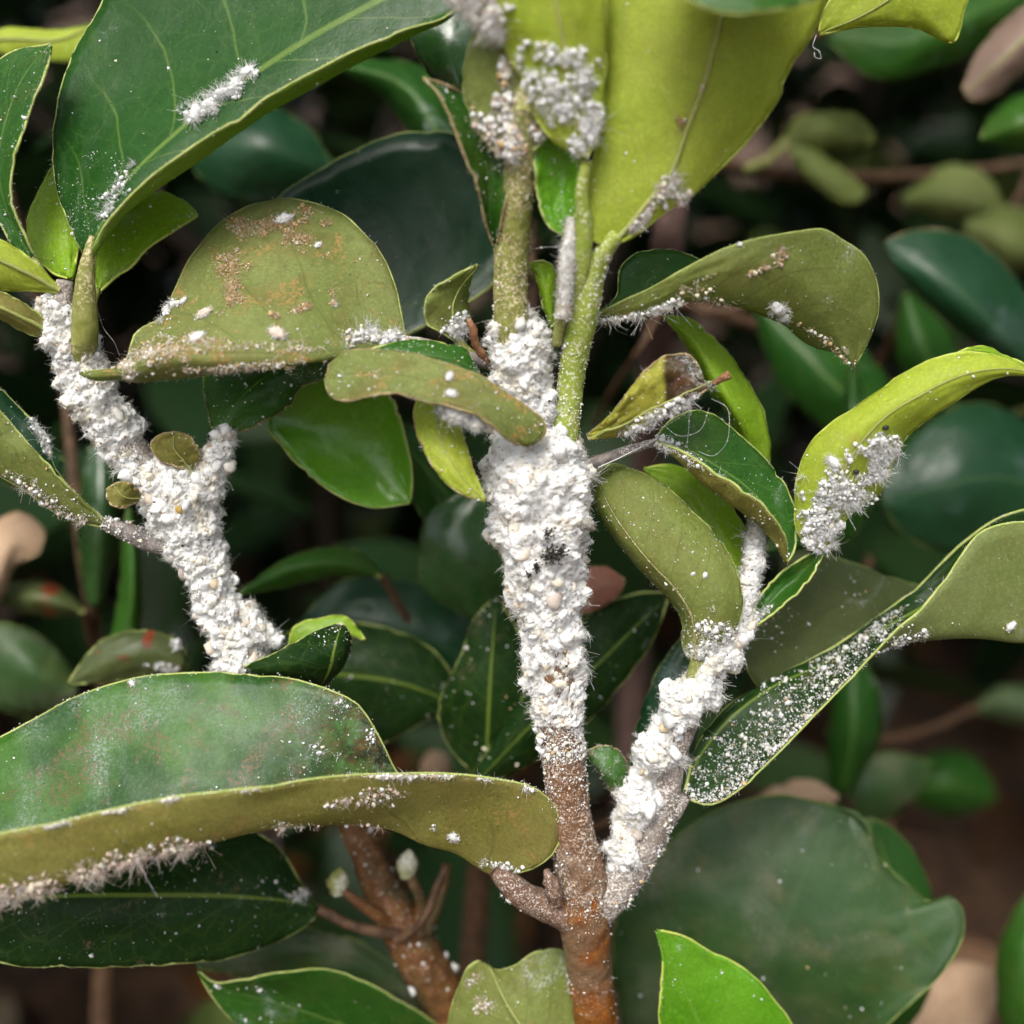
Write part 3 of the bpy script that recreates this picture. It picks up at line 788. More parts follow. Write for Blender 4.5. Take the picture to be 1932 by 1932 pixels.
MAT['rib_olive'] = simplemat('leaf_midrib_olive', (0.13, 0.13, 0.035), (0.20, 0.19, 0.06), 900, 0.6, 0.3, 0.0001, (0.5, 0.42, 0.3), 0.5)
MAT['petiole'] = simplemat('petiole_green', (0.17, 0.20, 0.04), (0.25, 0.27, 0.07), 800, 0.55, 0.4, 0.00012, (0.62, 0.58, 0.46), 0.35)
MAT['petiole_brown'] = simplemat('petiole_brown', (0.095, 0.05, 0.028), (0.16, 0.095, 0.06), 800, 0.6, 0.5, 0.00015, (0.55, 0.5, 0.46), 0.45)
MAT['petiole_grey'] = simplemat('petiole_sooty', (0.10, 0.085, 0.08), (0.22, 0.19, 0.17), 900, 0.7, 0.6, 0.00015, (0.6, 0.57, 0.52), 0.6)
MAT['bark'] = simplemat('stem_bark', (0.15, 0.044, 0.005), (0.225, 0.08, 0.012), 700, 0.38, 0.7, 0.00028, (0.42, 0.33, 0.24), 0.26, streak=(0.07, 0.022, 0.005), blotch=(0.15, 0.095, 0.055))
MAT['bark_grey'] = simplemat('stem_bark_greyed', (0.145, 0.115, 0.095), (0.24, 0.205, 0.175), 600, 0.65, 0.7, 0.00028, (0.62, 0.58, 0.53), 0.62)
MAT['bark_mid'] = simplemat('stem_bark_scurfy', (0.12, 0.072, 0.040), (0.205, 0.14, 0.095), 650, 0.6, 0.8, 0.0003, (0.55, 0.49, 0.42), 0.55, streak=(0.17, 0.075, 0.02), blotch=(0.14, 0.06, 0.02))
MAT['bark_green'] = simplemat('stem_green', (0.150, 0.170, 0.030), (0.225, 0.240, 0.055), 500, 0.55, 0.6, 0.00022, (0.56, 0.47, 0.30), 0.55, streak=(0.15, 0.11, 0.05))
MAT['bark_lime'] = simplemat('stem_lime', (0.200, 0.270, 0.030), (0.270, 0.330, 0.055), 500, 0.5, 0.4, 0.0002, (0.66, 0.64, 0.50), 0.42)
MAT['bark_dark'] = simplemat('twig_dark', (0.055, 0.030, 0.018), (0.13, 0.075, 0.040), 500, 0.6, 0.7, 0.0003)
MAT['bark_rust'] = simplemat('twig_rust', (0.1, 0.036, 0.01), (0.16, 0.068, 0.022), 450, 0.6, 0.7, 0.0003, (0.45, 0.4, 0.35), 0.25, streak=(0.16, 0.12, 0.03), blotch=(0.06, 0.05, 0.02))
MAT['bark_mauve'] = simplemat('trunk_mauve', (0.085, 0.05, 0.042), (0.13, 0.08, 0.066), 250, 0.8, 0.7, 0.0005)
MAT['withered_brown'] = simplemat('withered_brown', (0.11, 0.045, 0.018), (0.22, 0.10, 0.04), 900, 0.7, 0.7, 0.0003, (0.6, 0.52, 0.42), 0.3)
MAT['bud'] = simplemat('bud_scale', (0.22, 0.24, 0.06), (0.34, 0.34, 0.13), 900, 0.6, 0.5, 0.0002, (0.78, 0.77, 0.70), 0.8)
MAT['silk'] = simplemat('silk', (0.6, 0.6, 0.58), (0.75, 0.75, 0.72), 900, 0.5)
MAT['frass'] = simplemat('frass_black', (0.008, 0.009, 0.012), (0.03, 0.03, 0.035), 2000, 0.35, 0.5, 0.0001)
# ------------------------------------------------------------------ ground
def ground():
    t = NT('soil_and_mould')
    ob = t.n('TexCoord').outputs['Object']
    n1 = t.noise(ob, 9, 5, 0.6); n2 = t.noise(ob, 60, 5, 0.65); n3 = t.noise(ob, 420, 3, 0.6)
    col = t.mix(t.ramp(n2, 0.35, 0.65), (0.026, 0.014, 0.008), (0.10, 0.052, 0.026))
    col = t.mix(t.math('MULTIPLY', t.ramp(n1, 0.45, 0.65), 0.5), col, (0.14, 0.070, 0.030))
    col = t.mix(t.math('MULTIPLY', t.ramp(n3, 0.55, 0.7), 0.5), col, (0.17, 0.10, 0.05))
    b = t.n('Bump', {'Strength': 0.8, 'Distance': 0.006, 'Height': t.math('ADD', n2, t.math('MULTIPLY', n3, 0.3))})
    m = t.done(t.n('BsdfPrincipled', {'Base Color': col, 'Roughness': 0.9, 'Normal': b}))
    # fine relief near the shrub, then a flat sheet out to the horizon
    xs = np.concatenate([-np.geomspace(300, 1.2, 14), np.linspace(-1.0, 1.0, 61), np.geomspace(1.2, 300, 14)])
    X, Y = np.meshgrid(xs, xs); n = len(xs)
    V = np.stack([X.ravel(), Y.ravel(), np.zeros(n*n)], 1)
    near = np.hypot(V[:, 0], V[:, 1]) < 1.1
    V[near, 2] = 0.012 * fbm(V[near], 7, 4, 3)
    i = np.arange(n-1)[:, None]*n; j = np.arange(n-1)[None, :]
    F = np.stack([i+j, i+j+1, i+n+j+1, i+n+j], -1).reshape(-1, 4)
    o = mesh_obj('ground', V, F, m)
    tag(o, 'brown soil and leaf mould under the shrub', kind='structure')
ground()

# ------------------------------------------------------------------ central shrub
SH = thing('shrub', 'shrub stem thickly crusted with white wax, forking above an orange-brown stalk', 'shrub', P(1170, 4300, 8.0))
stem('stem', SH, [(1170, 4300, 8.0, 30), (1150, 2700, 4.2, 36), (1132, 2150, 2.0, 39), (1124, 1932, 1.2, 40), (1112, 1830, 1.0, 42), (1105, 1760, 0.82, 46), (1102, 1715, 0.72, 50), (1098, 1665, 0.66, 46), (1092, 1640, 0.62, 38)],
     MAT['bark'], ns=32, rough=0.08, nscale=700, seed=1)
stem('middle_stem', SH, [(1108, 1725, 0.74, 40), (1102, 1685, 0.70, 50), (1094, 1635, 0.62, 48), (1081, 1580, 0.5, 42), (1070, 1500, 0.4, 39), (1062, 1420, 0.3, 40), (1053, 1350, 0.2, 41), (1045, 1250, 0.1, 42), (1030, 1100, 0.05, 46), (1020, 960, 0, 50), (1022, 860, 0, 52), (1040, 810, 0, 40)],
     MAT['bark_mid'], ns=32, rough=0.10, nscale=800, seed=1)
stem('upper_stem', SH, [(1012, 900, 0.0, 44), (1000, 830, 0.0, 42), (985, 740, -0.2, 38), (972, 660, -0.35, 35), (965, 600, -0.5, 33), (963, 540, -0.6, 32), (966, 470, -0.75, 33), (972, 400, -0.95, 32), (980, 330, -1.15, 30), (984, 270, -1.35, 27), (985, 200, -1.6, 20)],
     MAT['bark_green'], ns=28, rough=0.05, nscale=900, seed=2)
stem('top_twig', SH, [(985, 215, -1.6, 18), (1010, 40, -1.5, 15), (1080, -150, -1.3, 13), (1300, -330, -1.4, 11), (1560, -330, -1.5, 9), (1800, -280, -1.3, 8), (1880, -150, -1.0, 6)], MAT['bark_green'], ns=14, seed=12)
stem('side_stem', SH, [(1045, 880, 0.0, 40), (1058, 820, -0.05, 34), (1070, 770, -0.15, 27), (1077, 720, -0.25, 25), (1086, 660, -0.4, 27), (1096, 610, -0.55, 29), (1108, 560, -0.7, 27), (1122, 510, -0.85, 22), (1142, 470, -1.0, 18), (1165, 442, -1.1, 14)],
     MAT['bark_lime'], ns=24, rough=0.05, nscale=900, seed=3)
stem('side_branch', SH, [(1110, 1720, 0.75, 44), (1150, 1680, 0.75, 42), (1185, 1635, 0.7, 40), (1215, 1590, 0.65, 36), (1240, 1540, 0.6, 33), (1255, 1480, 0.5, 30), (1275, 1400, 0.4, 28), (1310, 1320, 0.3, 26), (1345, 1260, 0.2, 24), (1385, 1205, 0.15, 18)],
     MAT['bark_grey'], ns=24, rough=0.06, nscale=900, seed=4)

top, und = 'top_mid', 'und_olive'
def M(a, b): return (MAT[a], MAT[b])

# --- leaves at the head of the shrub
leaf('C1', SH, [([(1150, 462), (1116, 453), (1108, 400), (1111, 351), (1129, 246), (1143, 123), (1145, 0), (1160, -120), (1250, -230)], [-1.05, -1.23, -1.38, -1.5, -1.56]),
                ([(1150, 460), (1175, 436), (1215, 385), (1259, 327), (1290, 240), (1318, 165), (1345, 60), (1370, -90), (1390, -240)], [-1.05, -1.32, -1.62, -1.86, -1.92]),
                ([(1152, 463), (1185, 452), (1253, 401), (1305, 366), (1376, 299), (1428, 246), (1471, 179), (1492, 123), (1534, 67), (1559, 0), (1565, -110), (1480, -230)], [-1.05, -1.14, -1.26, -1.44, -1.56])],
     'U', M('top_mid', 'und_yellow'), ribr=5, marginmat=MAT['margin_lime'])
leaf('C2', SH, [([(1210, -60), (1298, -2), (1345, 18), (1392, 27), (1450, 20), (1540, -2), (1600, -60)], [-2.6, -2.9, -2.6]),
                ([(1210, -62), (1330, -60), (1400, -62), (1480, -62), (1600, -62)], [-2.6, -2.7, -2.6]),
                ([(1210, -64), (1330, -150), (1400, -160), (1480, -150), (1600, -64)], [-2.6, -2.2, -2.6])],
     'T', M('top_mid', 'und_yellow'), midrib=False, pet=[(1600, -62, -2.6, 7), (1640, -140, -2.3, 7), (1580, -325, -1.5, 7)])
leaf('C3', SH, [([(1106, 298), (1040, 262), (1000, 200), (985, 150), (945, 80), (890, 30), (800, -40), (770, -160)], [-1.5, -1.62, -1.86, -2.04, -2.16]),
                ([(1106, 297), (1085, 230), (1070, 150), (1055, 60), (1030, -60), (1000, -220)], [-1.5, -1.8, -2.04, -2.22, -2.4]),
                ([(1108, 298), (1128, 250), (1138, 180), (1142, 110), (1143, 20), (1140, -90), (1080, -220)], [-1.5, -1.65, -1.8, -1.98, -2.28])],
     'U', M('top_mid', 'und_yellow'), ribr=4, marginmat=MAT['margin_lime'],
     pet=[(1106, 305, -1.5, 10), (1098, 360, -1.35, 13), (1102, 430, -1.15, 17), (1098, 500, -0.95, 17), (1090, 560, -0.75, 12), (1078, 620, -0.55, 9)], petmat=MAT['bark_lime'])
leaf('C4', SH, [([(978, 305), (936, 286), (900, 246), (879, 197), (876, 141), (884, 90), (905, 30), (950, -60)], [-1.35, -1.4, -1.5, -1.7, -1.9]),
                ([(980, 303), (960, 230), (955, 160), (960, 80), (975, -70)], [-1.4, -1.6, -1.8, -2.0]),
                ([(985, 303), (1030, 260), (1050, 190), (1045, 110), (1030, 30), (1000, -60)], [-1.4, -1.45, -1.55, -1.8, -1.9])],
     'U', M('top_mid', 'und_olive'), ribr=3)
leaf('C5', SH, [([(930, 462), (916, 420), (905, 369), (880, 299), (851, 228), (823, 172), (797, 147)], [-0.85, -1.25, -1.5, -1.5, -1.45]),
                ([(932, 460), (924, 400), (920, 334), (897, 262), (868, 205), (840, 172), (797, 147)], [-0.8, -1.05, -1.2, -1.3, -1.45]),
                ([(938, 458), (950, 400), (960, 350), (958, 300), (935, 250), (890, 190), (845, 162), (797, 147)], [-0.9, -1.15, -1.2, -1.2, -1.3, -1.45])],
     'T', M('top_mid', 'und_brown'), marginmat=MAT['margin_brown'], ribr=4, nv=40)
leaf('C6', SH, [([(1066, 445), (1038, 429), (1020, 394), (1010, 334), (1012, 274), (1040, 232), (1062, 215)], [-1.0, -1.15, -1.3, -1.35, -1.4]),
                ([(1070, 444), (1062, 400), (1058, 330), (1056, 270), (1062, 215)], [-1.0, -1.05, -1.1, -1.25, -1.4]),
                ([(1074, 442), (1086, 400), (1092, 330), (1090, 262), (1064, 213)], [-1.0, -1.2, -1.3, -1.35, -1.4])],
     'T', M('top_bright', 'und_olive'), nv=36, ribr=3,
     pet=[(1072, 420, -1.05, 10), (1070, 470, -0.98, 12), (1066, 540, -0.85, 12), (1058, 600, -0.7, 11), (1050, 650, -0.5, 10)])
leaf('C7', SH, [([(1040, 620), (1020, 560), (1010, 515), (995, 497)], [-0.2, -0.3, -0.35]),
                ([(1042, 620), (1032, 560), (1022, 520), (996, 497)], [-0.25, -0.4, -0.35]),
                ([(1046, 620), (1050, 560), (1048, 510), (1030, 494), (997, 496)], [-0.2, -0.3, -0.35])],
     'T', M('top_lime', 'und_yellow'), nv=26, nu=14, ribr=2)
leaf('C8', SH, [([(862, 645), (837, 630), (806, 608), (801, 577), (816, 548), (851, 524), (901, 499)], [-0.2, -0.45, -0.6, -0.5]),
                ([(864, 643), (858, 610), (855, 580), (866, 545), (901, 499)], [-0.15, -0.35, -0.4, -0.5]),
                ([(868, 642), (884, 610), (884, 580), (884, 541), (902, 500)], [-0.15, -0.1, -0.1, -0.5])],
     'U', M('top_mid', 'und_olive'), nv=32, nu=16, ribr=3, pet=[(862, 640, -0.2, 8), (885, 665, -0.1, 9), (930, 690, 0.0, 10)])
stem('withered_stub', SH, [(884, 602, -0.55, 5), (893, 625, -0.6, 9), (898, 650, -0.55, 8), (922, 684, -0.4, 5)], MAT['withered_brown'], ns=10, rough=0.5, nscale=1500, seed=8)

# --- large spotted leaf reaching left
leaf('L10', SH, [([(764, 636), (757, 597), (746, 545), (725, 492), (679, 432), (612, 390), (545, 376), (475, 387), (415, 422), (351, 503), (327, 555), (309, 597), (258, 627), (236, 686), (150, 703)], [-0.2, 0.1, 0.35, 0.3, 0.1, -0.3, -0.5]),
                 ([(764, 640), (700, 610), (620, 560), (520, 545), (420, 570), (330, 625), (235, 692), (150, 704)], [-0.25, -0.35, -0.4, -0.45, -0.5]),
                 ([(764, 642), (690, 655), (600, 666), (500, 668), (400, 668), (300, 676), (235, 698), (150, 704)], [-0.3, -0.75, -0.95, -0.9, -0.5]),
                 ([(764, 644), (700, 664), (615, 674), (527, 692), (383, 707), (281, 719), (230, 716), (169, 714), (150, 705)], [-0.25, -0.6, -0.7, -0.65, -0.5])],
     'U', M('top_mid', 'und_spotted'), midrib=False, rib=2, nu=30, ribr=6, label='olive leaf underside blotched with tan mealybug crusts',
     pet=[(755, 640, -0.28, 8), (800, 648, -0.25, 10), (860, 668, -0.2, 11), (930, 690, -0.1, 12), (975, 720, 0, 12)], petmat=MAT['petiole_grey'])
leaf('C9', SH, [([(900, 700), (880, 662), (830, 646), (780, 642), (735, 650), (690, 662)], [-0.4, -0.45, -0.6]),
                ([(905, 704), (870, 684), (820, 672), (770, 668), (690, 666)], [-0.45, -0.6, -0.6]),
                ([(905, 712), (860, 706), (800, 700), (740, 690), (690, 672)], [-0.45, -0.55, -0.6])],
     'T', M('top_mid', 'und_olive'), nv=28, nu=14, midrib=False)
leaf('L11', SH, [([(1006, 838), (1029, 815), (1024, 790), (1005, 775), (960, 744), (900, 707), (830, 682), (760, 666), (700, 660), (650, 667), (622, 688)], [-0.75, -0.85, -0.95, -0.9, -0.75]),
                 ([(1000, 840), (985, 812), (950, 780), (880, 745), (800, 718), (720, 706), (660, 706), (614, 712)], [-0.8, -1.0, -1.1, -1.05, -0.9]),
                 ([(995, 842), (960, 830), (925, 800), (870, 774), (785, 752), (740, 742), (690, 749), (650, 756), (625, 746), (611, 715)], [-0.75, -1.12, -1.22, -1.15, -0.95])],
     'U', M('top_mid', 'und_spotted'), midrib=False, ribr=5, marginmat=MAT['margin_brown'])
leaf('C10', SH, [([(812, 740), (785, 760), (783, 797), (795, 837), (823, 890), (865, 929), (915, 946)], [-0.4, -0.6, -0.75, -0.75]),
                 ([(816, 740), (822, 790), (838, 850), (872, 905), (915, 946)], [-0.45, -0.68, -0.8, -0.75]),
                 ([(822, 740), (862, 780), (874, 820), (888, 868), (905, 915), (916, 944)], [-0.4, -0.52, -0.62, -0.75])],
     'U', M('top_mid', 'und_yellow'), nv=36, ribr=2, marginmat=MAT['margin_brown'], pet=[(816, 745, -0.42, 7), (850, 735, -0.3, 8), (930, 760, -0.1, 9)])
# lit leaf behind
leaf('L9', SH, [([(620, 690), (540, 720), (499, 790), (545, 856), (598, 908), (640, 936), (700, 957), (770, 950)], [0.9, 1.1, 1.3, 1.5]),
                ([(622, 690), (650, 740), (685, 820), (725, 890), (772, 950)], [0.9, 1.4, 1.6, 1.5]),
                ([(626, 688), (700, 700), (742, 755), (767, 837), (778, 905), (774, 950)], [0.8, 1.1, 1.3, 1.5])],
     'T', M('top_bright', 'und_olive'), ribr=5, marginmat=MAT['margin'], label='glossy bright green leaf catching the light',
     pet=[(620, 690, 0.9, 9), (700, 680, 0.8, 10), (850, 720, 0.6, 11), (980, 800, 0.3, 12)])

# --- leaves on the other side of the stem
leaf('C11', SH, [([(1108, 822), (1154, 781), (1189, 735), (1224, 693), (1259, 672), (1296, 670), (1321, 697), (1330, 722), (1345, 722)], [0.0, -0.5, -0.65, -0.5, -0.45]),
                 ([(1110, 824), (1170, 800), (1230, 768), (1290, 742), (1345, 724)], [-0.1, -0.4, -0.6, -0.5]),
                 ([(1112, 828), (1170, 822), (1235, 796), (1290, 762), (1345, 727)], [-0.05, -0.25, -0.4, -0.45])],
     'U', M('top_mid', 'und_withered'), nv=40, ripple=0.11, ribr=4, marginmat=MAT['margin_brown'], label='withered yellow leaf with a dead brown tip',
     pet=[(1345, 725, -0.45, 5), (1362, 714, -0.45, 7), (1376, 707, -0.45, 9)], petmat=MAT['withered_brown'])
leaf('C12', SH, [([(1238, 826), (1270, 790), (1298, 778), (1330, 776), (1369, 799), (1411, 837), (1453, 879), (1481, 918), (1496, 945), (1502, 1000), (1496, 1045), (1484, 1062)], [0.1, 0.25, 0.35, 0.25, 0.1]),
                 ([(1238, 832), (1300, 850), (1360, 885), (1420, 930), (1462, 985), (1484, 1062)], [0.05, 0.1, 0.12, 0.1]),
                 ([(1238, 836), (1285, 872), (1323, 908), (1393, 960), (1446, 1004), (1476, 1048), (1484, 1064)], [0.0, -0.1, -0.1, 0.1]),
                 ([(1238, 832), (1298, 858), (1351, 894), (1411, 932), (1452, 968), (1481, 1013), (1485, 1063)], [-0.05, -0.35, -0.35, 0.1])],
     'T', M('top_mid', 'und_brown'), rib=1, nu=28, midrib=False, pet=[(1244, 832, 0.02, 7), (1200, 845, 0.05, 9), (1150, 862, 0.05, 11), (1105, 880, 0.0, 12)], petmat=MAT['petiole_grey'])
leaf('C13', SH, [([(1405, 850), (1388, 812), (1368, 770), (1338, 738), (1318, 690), (1288, 640), (1252, 597)], [0.9, 0.8, 0.7, 0.6]),
                 ([(1420, 860), (1402, 805), (1372, 745), (1335, 680), (1297, 625), (1252, 596)], [0.8, 0.4, 0.45, 0.6]),
                 ([(1450, 895), (1452, 830), (1432, 762), (1390, 690), (1340, 632), (1300, 602), (1253, 595)], [0.9, 0.8, 0.8, 0.6])],
     'T', M('top_lime', 'und_yellow'), rib=1, marginmat=MAT['margin_lime'], pet=[(1425, 875, 0.9, 8), (1420, 960, 0.9, 9), (1400, 1100, 0.7, 10), (1370, 1220, 0.3, 10)])
leaf('C14', SH, [([(1300, 1245), (1290, 1224), (1286, 1168), (1252, 1118), (1206, 1073), (1168, 1024), (1136, 978), (1120, 940), (1119, 898)], [0.1, 0.25, 0.3, 0.35, 0.4]),
                 ([(1312, 1243), (1312, 1205), (1306, 1160), (1276, 1110), (1230, 1062), (1190, 1014), (1158, 968), (1138, 930), (1124, 890)], [0.0, -0.12, -0.1, 0.05, 0.35]),
                 ([(1326, 1242), (1352, 1185), (1352, 1120), (1318, 1052), (1268, 985), (1215, 930), (1170, 902), (1124, 888)], [0.0, -0.25, -0.22, 0.0, 0.35]),
                 ([(1338, 1240), (1376, 1203), (1399, 1158), (1400, 1118), (1386, 1069), (1358, 1024), (1305, 966), (1245, 910), (1189, 884), (1150, 876), (1125, 886)], [0.05, -0.12, -0.05, 0.15, 0.35])],
     'U', M('top_mid', 'und_olive'), ribmat=MAT['rib_olive'], rib=1, nu=28, ribr=3, label='broad curved olive leaf underside freckled with white dust', pet=[(1318, 1240, 0.02, 14), (1312, 1270, 0.1, 16), (1305, 1310, 0.25, 18)])
leaf('C14b', SH, [([(1395, 1210), (1350, 1120), (1310, 1020), (1260, 930), (1215, 885)], [0.7, 0.9, 1.0]),
                  ([(1400, 1210), (1395, 1120), (1360, 1010), (1300, 920), (1215, 884)], [0.65, 0.8, 1.0]),
                  ([(1405, 1208), (1430, 1110), (1405, 1000), (1340, 910), (1270, 878), (1215, 883)], [0.7, 0.9, 1.0])],
     'T', M('top_lime', 'und_yellow'), nv=36, marginmat=MAT['margin_lime'], pet=[(1400, 1210, 0.7, 8), (1380, 1240, 0.4, 9)])
stem('waxed_shoot', SH, [(1385, 1200, 0.15, 18), (1405, 1140, 0.25, 17), (1418, 1080, 0.35, 16), (1425, 1020, 0.45, 13), (1428, 985, 0.5, 8)], MAT['bark_lime'], ns=16, seed=11)
leaf('C15', SH, [([(1552, 1040), (1508, 1010), (1500, 943), (1513, 872), (1541, 823), (1569, 799), (1622, 763), (1675, 725), (1720, 697), (1780, 672), (1815, 665), (1860, 668), (1932, 694), (2010, 740)], [0.2, 0.0, -0.2, -0.4, -0.5, -0.3]),
                 ([(1558, 1040), (1560, 960), (1590, 880), (1650, 800), (1740, 740), (1830, 702), (1932, 702), (2010, 742)], [0.2, -0.2, -0.5, -0.6, -0.6, -0.35]),
                 ([(1564, 1040), (1580, 1000), (1610, 964), (1657, 932), (1684, 872), (1706, 829), (1745, 799), (1780, 770), (1829, 739), (1903, 706), (1960, 715), (2010, 745)], [0.2, 0.1, -0.15, -0.4, -0.5, -0.3])],
     'U', M('top_lime', 'und_yellow'), ribr=2.5, nv=52, marginmat=MAT['margin_lime'], label='arching yellow-green leaf with shaggy white wool near its stalk')
leaf('C15b', SH, [([(1790, 676), (1815, 662), (1850, 655), (1890, 668), (1960, 700)], [-0.42, -0.3, -0.25]),
                  ([(1790, 677), (1850, 667), (1900, 685), (1960, 706)], [-0.38, -0.34, -0.25])],
     'T', M('top_lime', 'und_yellow'), nv=20, nu=8, midrib=False, marginmat=MAT['margin_lime'])
leaf('C16', SH, [([(1412, 1185), (1432, 1130), (1475, 1080), (1520, 1050), (1552, 1034)], [0.2, 0.3, 0.3, 0.2]),
                 ([(1414, 1187), (1460, 1130), (1510, 1085), (1553, 1036)], [0.2, 0.35, 0.35, 0.2]),
                 ([(1416, 1189), (1480, 1140), (1530, 1090), (1555, 1038)], [0.2, 0.15, 0.15, 0.2])],
     'T', M('top_mid', 'und_olive'), nv=26, nu=14, midrib=False, pet=[(1416, 1186, 0.22, 9), (1390, 1215, 0.2, 13), (1365, 1240, 0.2, 15)])
leaf('C17', SH, [([(1412, 1185), (1480, 1120), (1550, 1048), (1604, 1062), (1675, 1087), (1740, 1106), (1850, 1150)], [1.0, 1.5, 1.9, 2.3]),
                 ([(1405, 1200), (1480, 1190), (1560, 1150), (1650, 1140), (1850, 1155)], [1.0, 1.35, 1.7, 2.3]),
                 ([(1390, 1225), (1440, 1300), (1540, 1260), (1660, 1210), (1850, 1160)], [1.0, 1.2, 1.6, 2.3])],
     'U', M('top_sheen', 'und_dark'), midrib=False, marginmat=MAT['margin_dark'], pet=[(1405, 1200, 1.0, 9), (1370, 1250, 0.7, 11), (1330, 1300, 0.4, 12)])
leaf('C18', SH, [([(1292, 1490), (1320, 1400), (1365, 1340), (1440, 1290), (1552, 1232), (1639, 1176), (1738, 1102), (1815, 1026), (1870, 985), (1950, 960), (2030, 970), (2110, 1040)], [0.5, 0.8, 1.0, 0.9, 0.7, 0.7]),
                 ([(1292, 1495), (1312, 1440), (1358, 1375), (1446, 1303), (1560, 1250), (1660, 1190), (1750, 1140), (1840, 1090), (1940, 1050), (2030, 1040), (2110, 1044)], [0.5, 0.65, 0.8, 0.8, 0.75, 0.7]),
                 ([(1293, 1500), (1360, 1470), (1440, 1410), (1530, 1330), (1610, 1262), (1668, 1222), (1762, 1206), (1850, 1203), (1940, 1210), (2030, 1170), (2110, 1050)], [0.5, 0.45, 0.4, 0.3, 0.4, 0.6]),
                 ([(1294, 1504), (1330, 1518), (1407, 1481), (1464, 1425), (1552, 1334), (1622, 1263), (1657, 1224), (1692, 1189), (1745, 1143), (1773, 1108), (1815, 1048), (1847, 1006), (1903, 988), (1960, 986), (2030, 1000), (2110, 1042)], [0.5, 0.2, 0.0, -0.1, 0.0, 0.3])],
     'T', M('top_black', 'und_pale'), rib=1, nu=34, nv=56, midrib=True, ribr=4, label='folded dark leaf peppered with white wax grains',
     pet=[(1296, 1498, 0.5, 11), (1275, 1530, 0.55, 14), (1245, 1565, 0.6, 18)], petmat=MAT['petiole_grey'])
leaf('C20', SH, [([(1172, 1520), (1150, 1490), (1136, 1464), (1118, 1440), (1103, 1420)], [0.55, 0.45, 0.4]),
                 ([(1176, 1518), (1165, 1478), (1145, 1450), (1104, 1419)], [0.5, 0.3, 0.4]),
                 ([(1182, 1515), (1186, 1465), (1180, 1436), (1160, 1413), (1133, 1408), (1104, 1418)], [0.55, 0.45, 0.4])],
     'T', M('top_dusty', 'und_olive'), nv=26, nu=14, ribr=3, marginmat=MAT['margin_brown'], pet=[(1176, 1515, 0.55, 10), (1185, 1560, 0.6, 12), (1180, 1620, 0.65, 14)])
leaf('C21', SH, [([(1880, -140), (1700, -90), (1600, -40), (1552, 30), (1545, 62)], [-1.0, -0.6, -0.3]),
                 ([(1880, -138), (1740, -50), (1640, 20), (1546, 64)], [-1.0, -0.7, -0.3]),
                 ([(1882, -135), (1860, -70), (1830, -10), (1818, 24), (1799, 81), (1738, 55), (1675, 47), (1604, 53), (1547, 66)], [-1.0, -0.7, -0.5, -0.4, -0.3])],
     'U', M('top_lime', 'und_yellow'), ribr=4, marginmat=MAT['margin_lime'], label='yellow backlit leaf end with an angular corner')
leaf('C22', SH, [([(1118, 598), (1175, 568), (1224, 546), (1305, 500), (1393, 460), (1499, 439), (1562, 436), (1590, 455), (1625, 478), (1646, 510), (1657, 555), (1655, 600), (1639, 640), (1612, 692)], [-0.3, -0.6, -0.8, -0.6, -0.2, 0.2]),
                 ([(1118, 600), (1200, 580), (1290, 540), (1390, 515), (1500, 520), (1570, 580), (1612, 692)], [-0.28, -0.55, -0.7, -0.45, 0.2]),
                 ([(1118, 603), (1200, 590), (1288, 566), (1358, 570), (1453, 596), (1551, 638), (1612, 693)], [-0.25, -0.3, -0.3, -0.1, 0.2]),
                 ([(1118, 597), (1166, 556), (1170, 510), (1200, 479), (1270, 474), (1340, 500), (1440, 570), (1530, 650), (1590, 672), (1612, 694)], [-0.2, 0.2, 0.3, 0.25, 0.2])],
     'U', M('top_mid', 'und_olive'), midrib=False, rib=2, nu=32, nv=52, ribr=5, label='cupped olive leaf underside with a fringe of wool on its midrib',
     pet=[(1122, 600, -0.27, 10), (1095, 625, -0.3, 11), (1080, 665, -0.35, 12)], petmat=MAT['petiole_grey'])

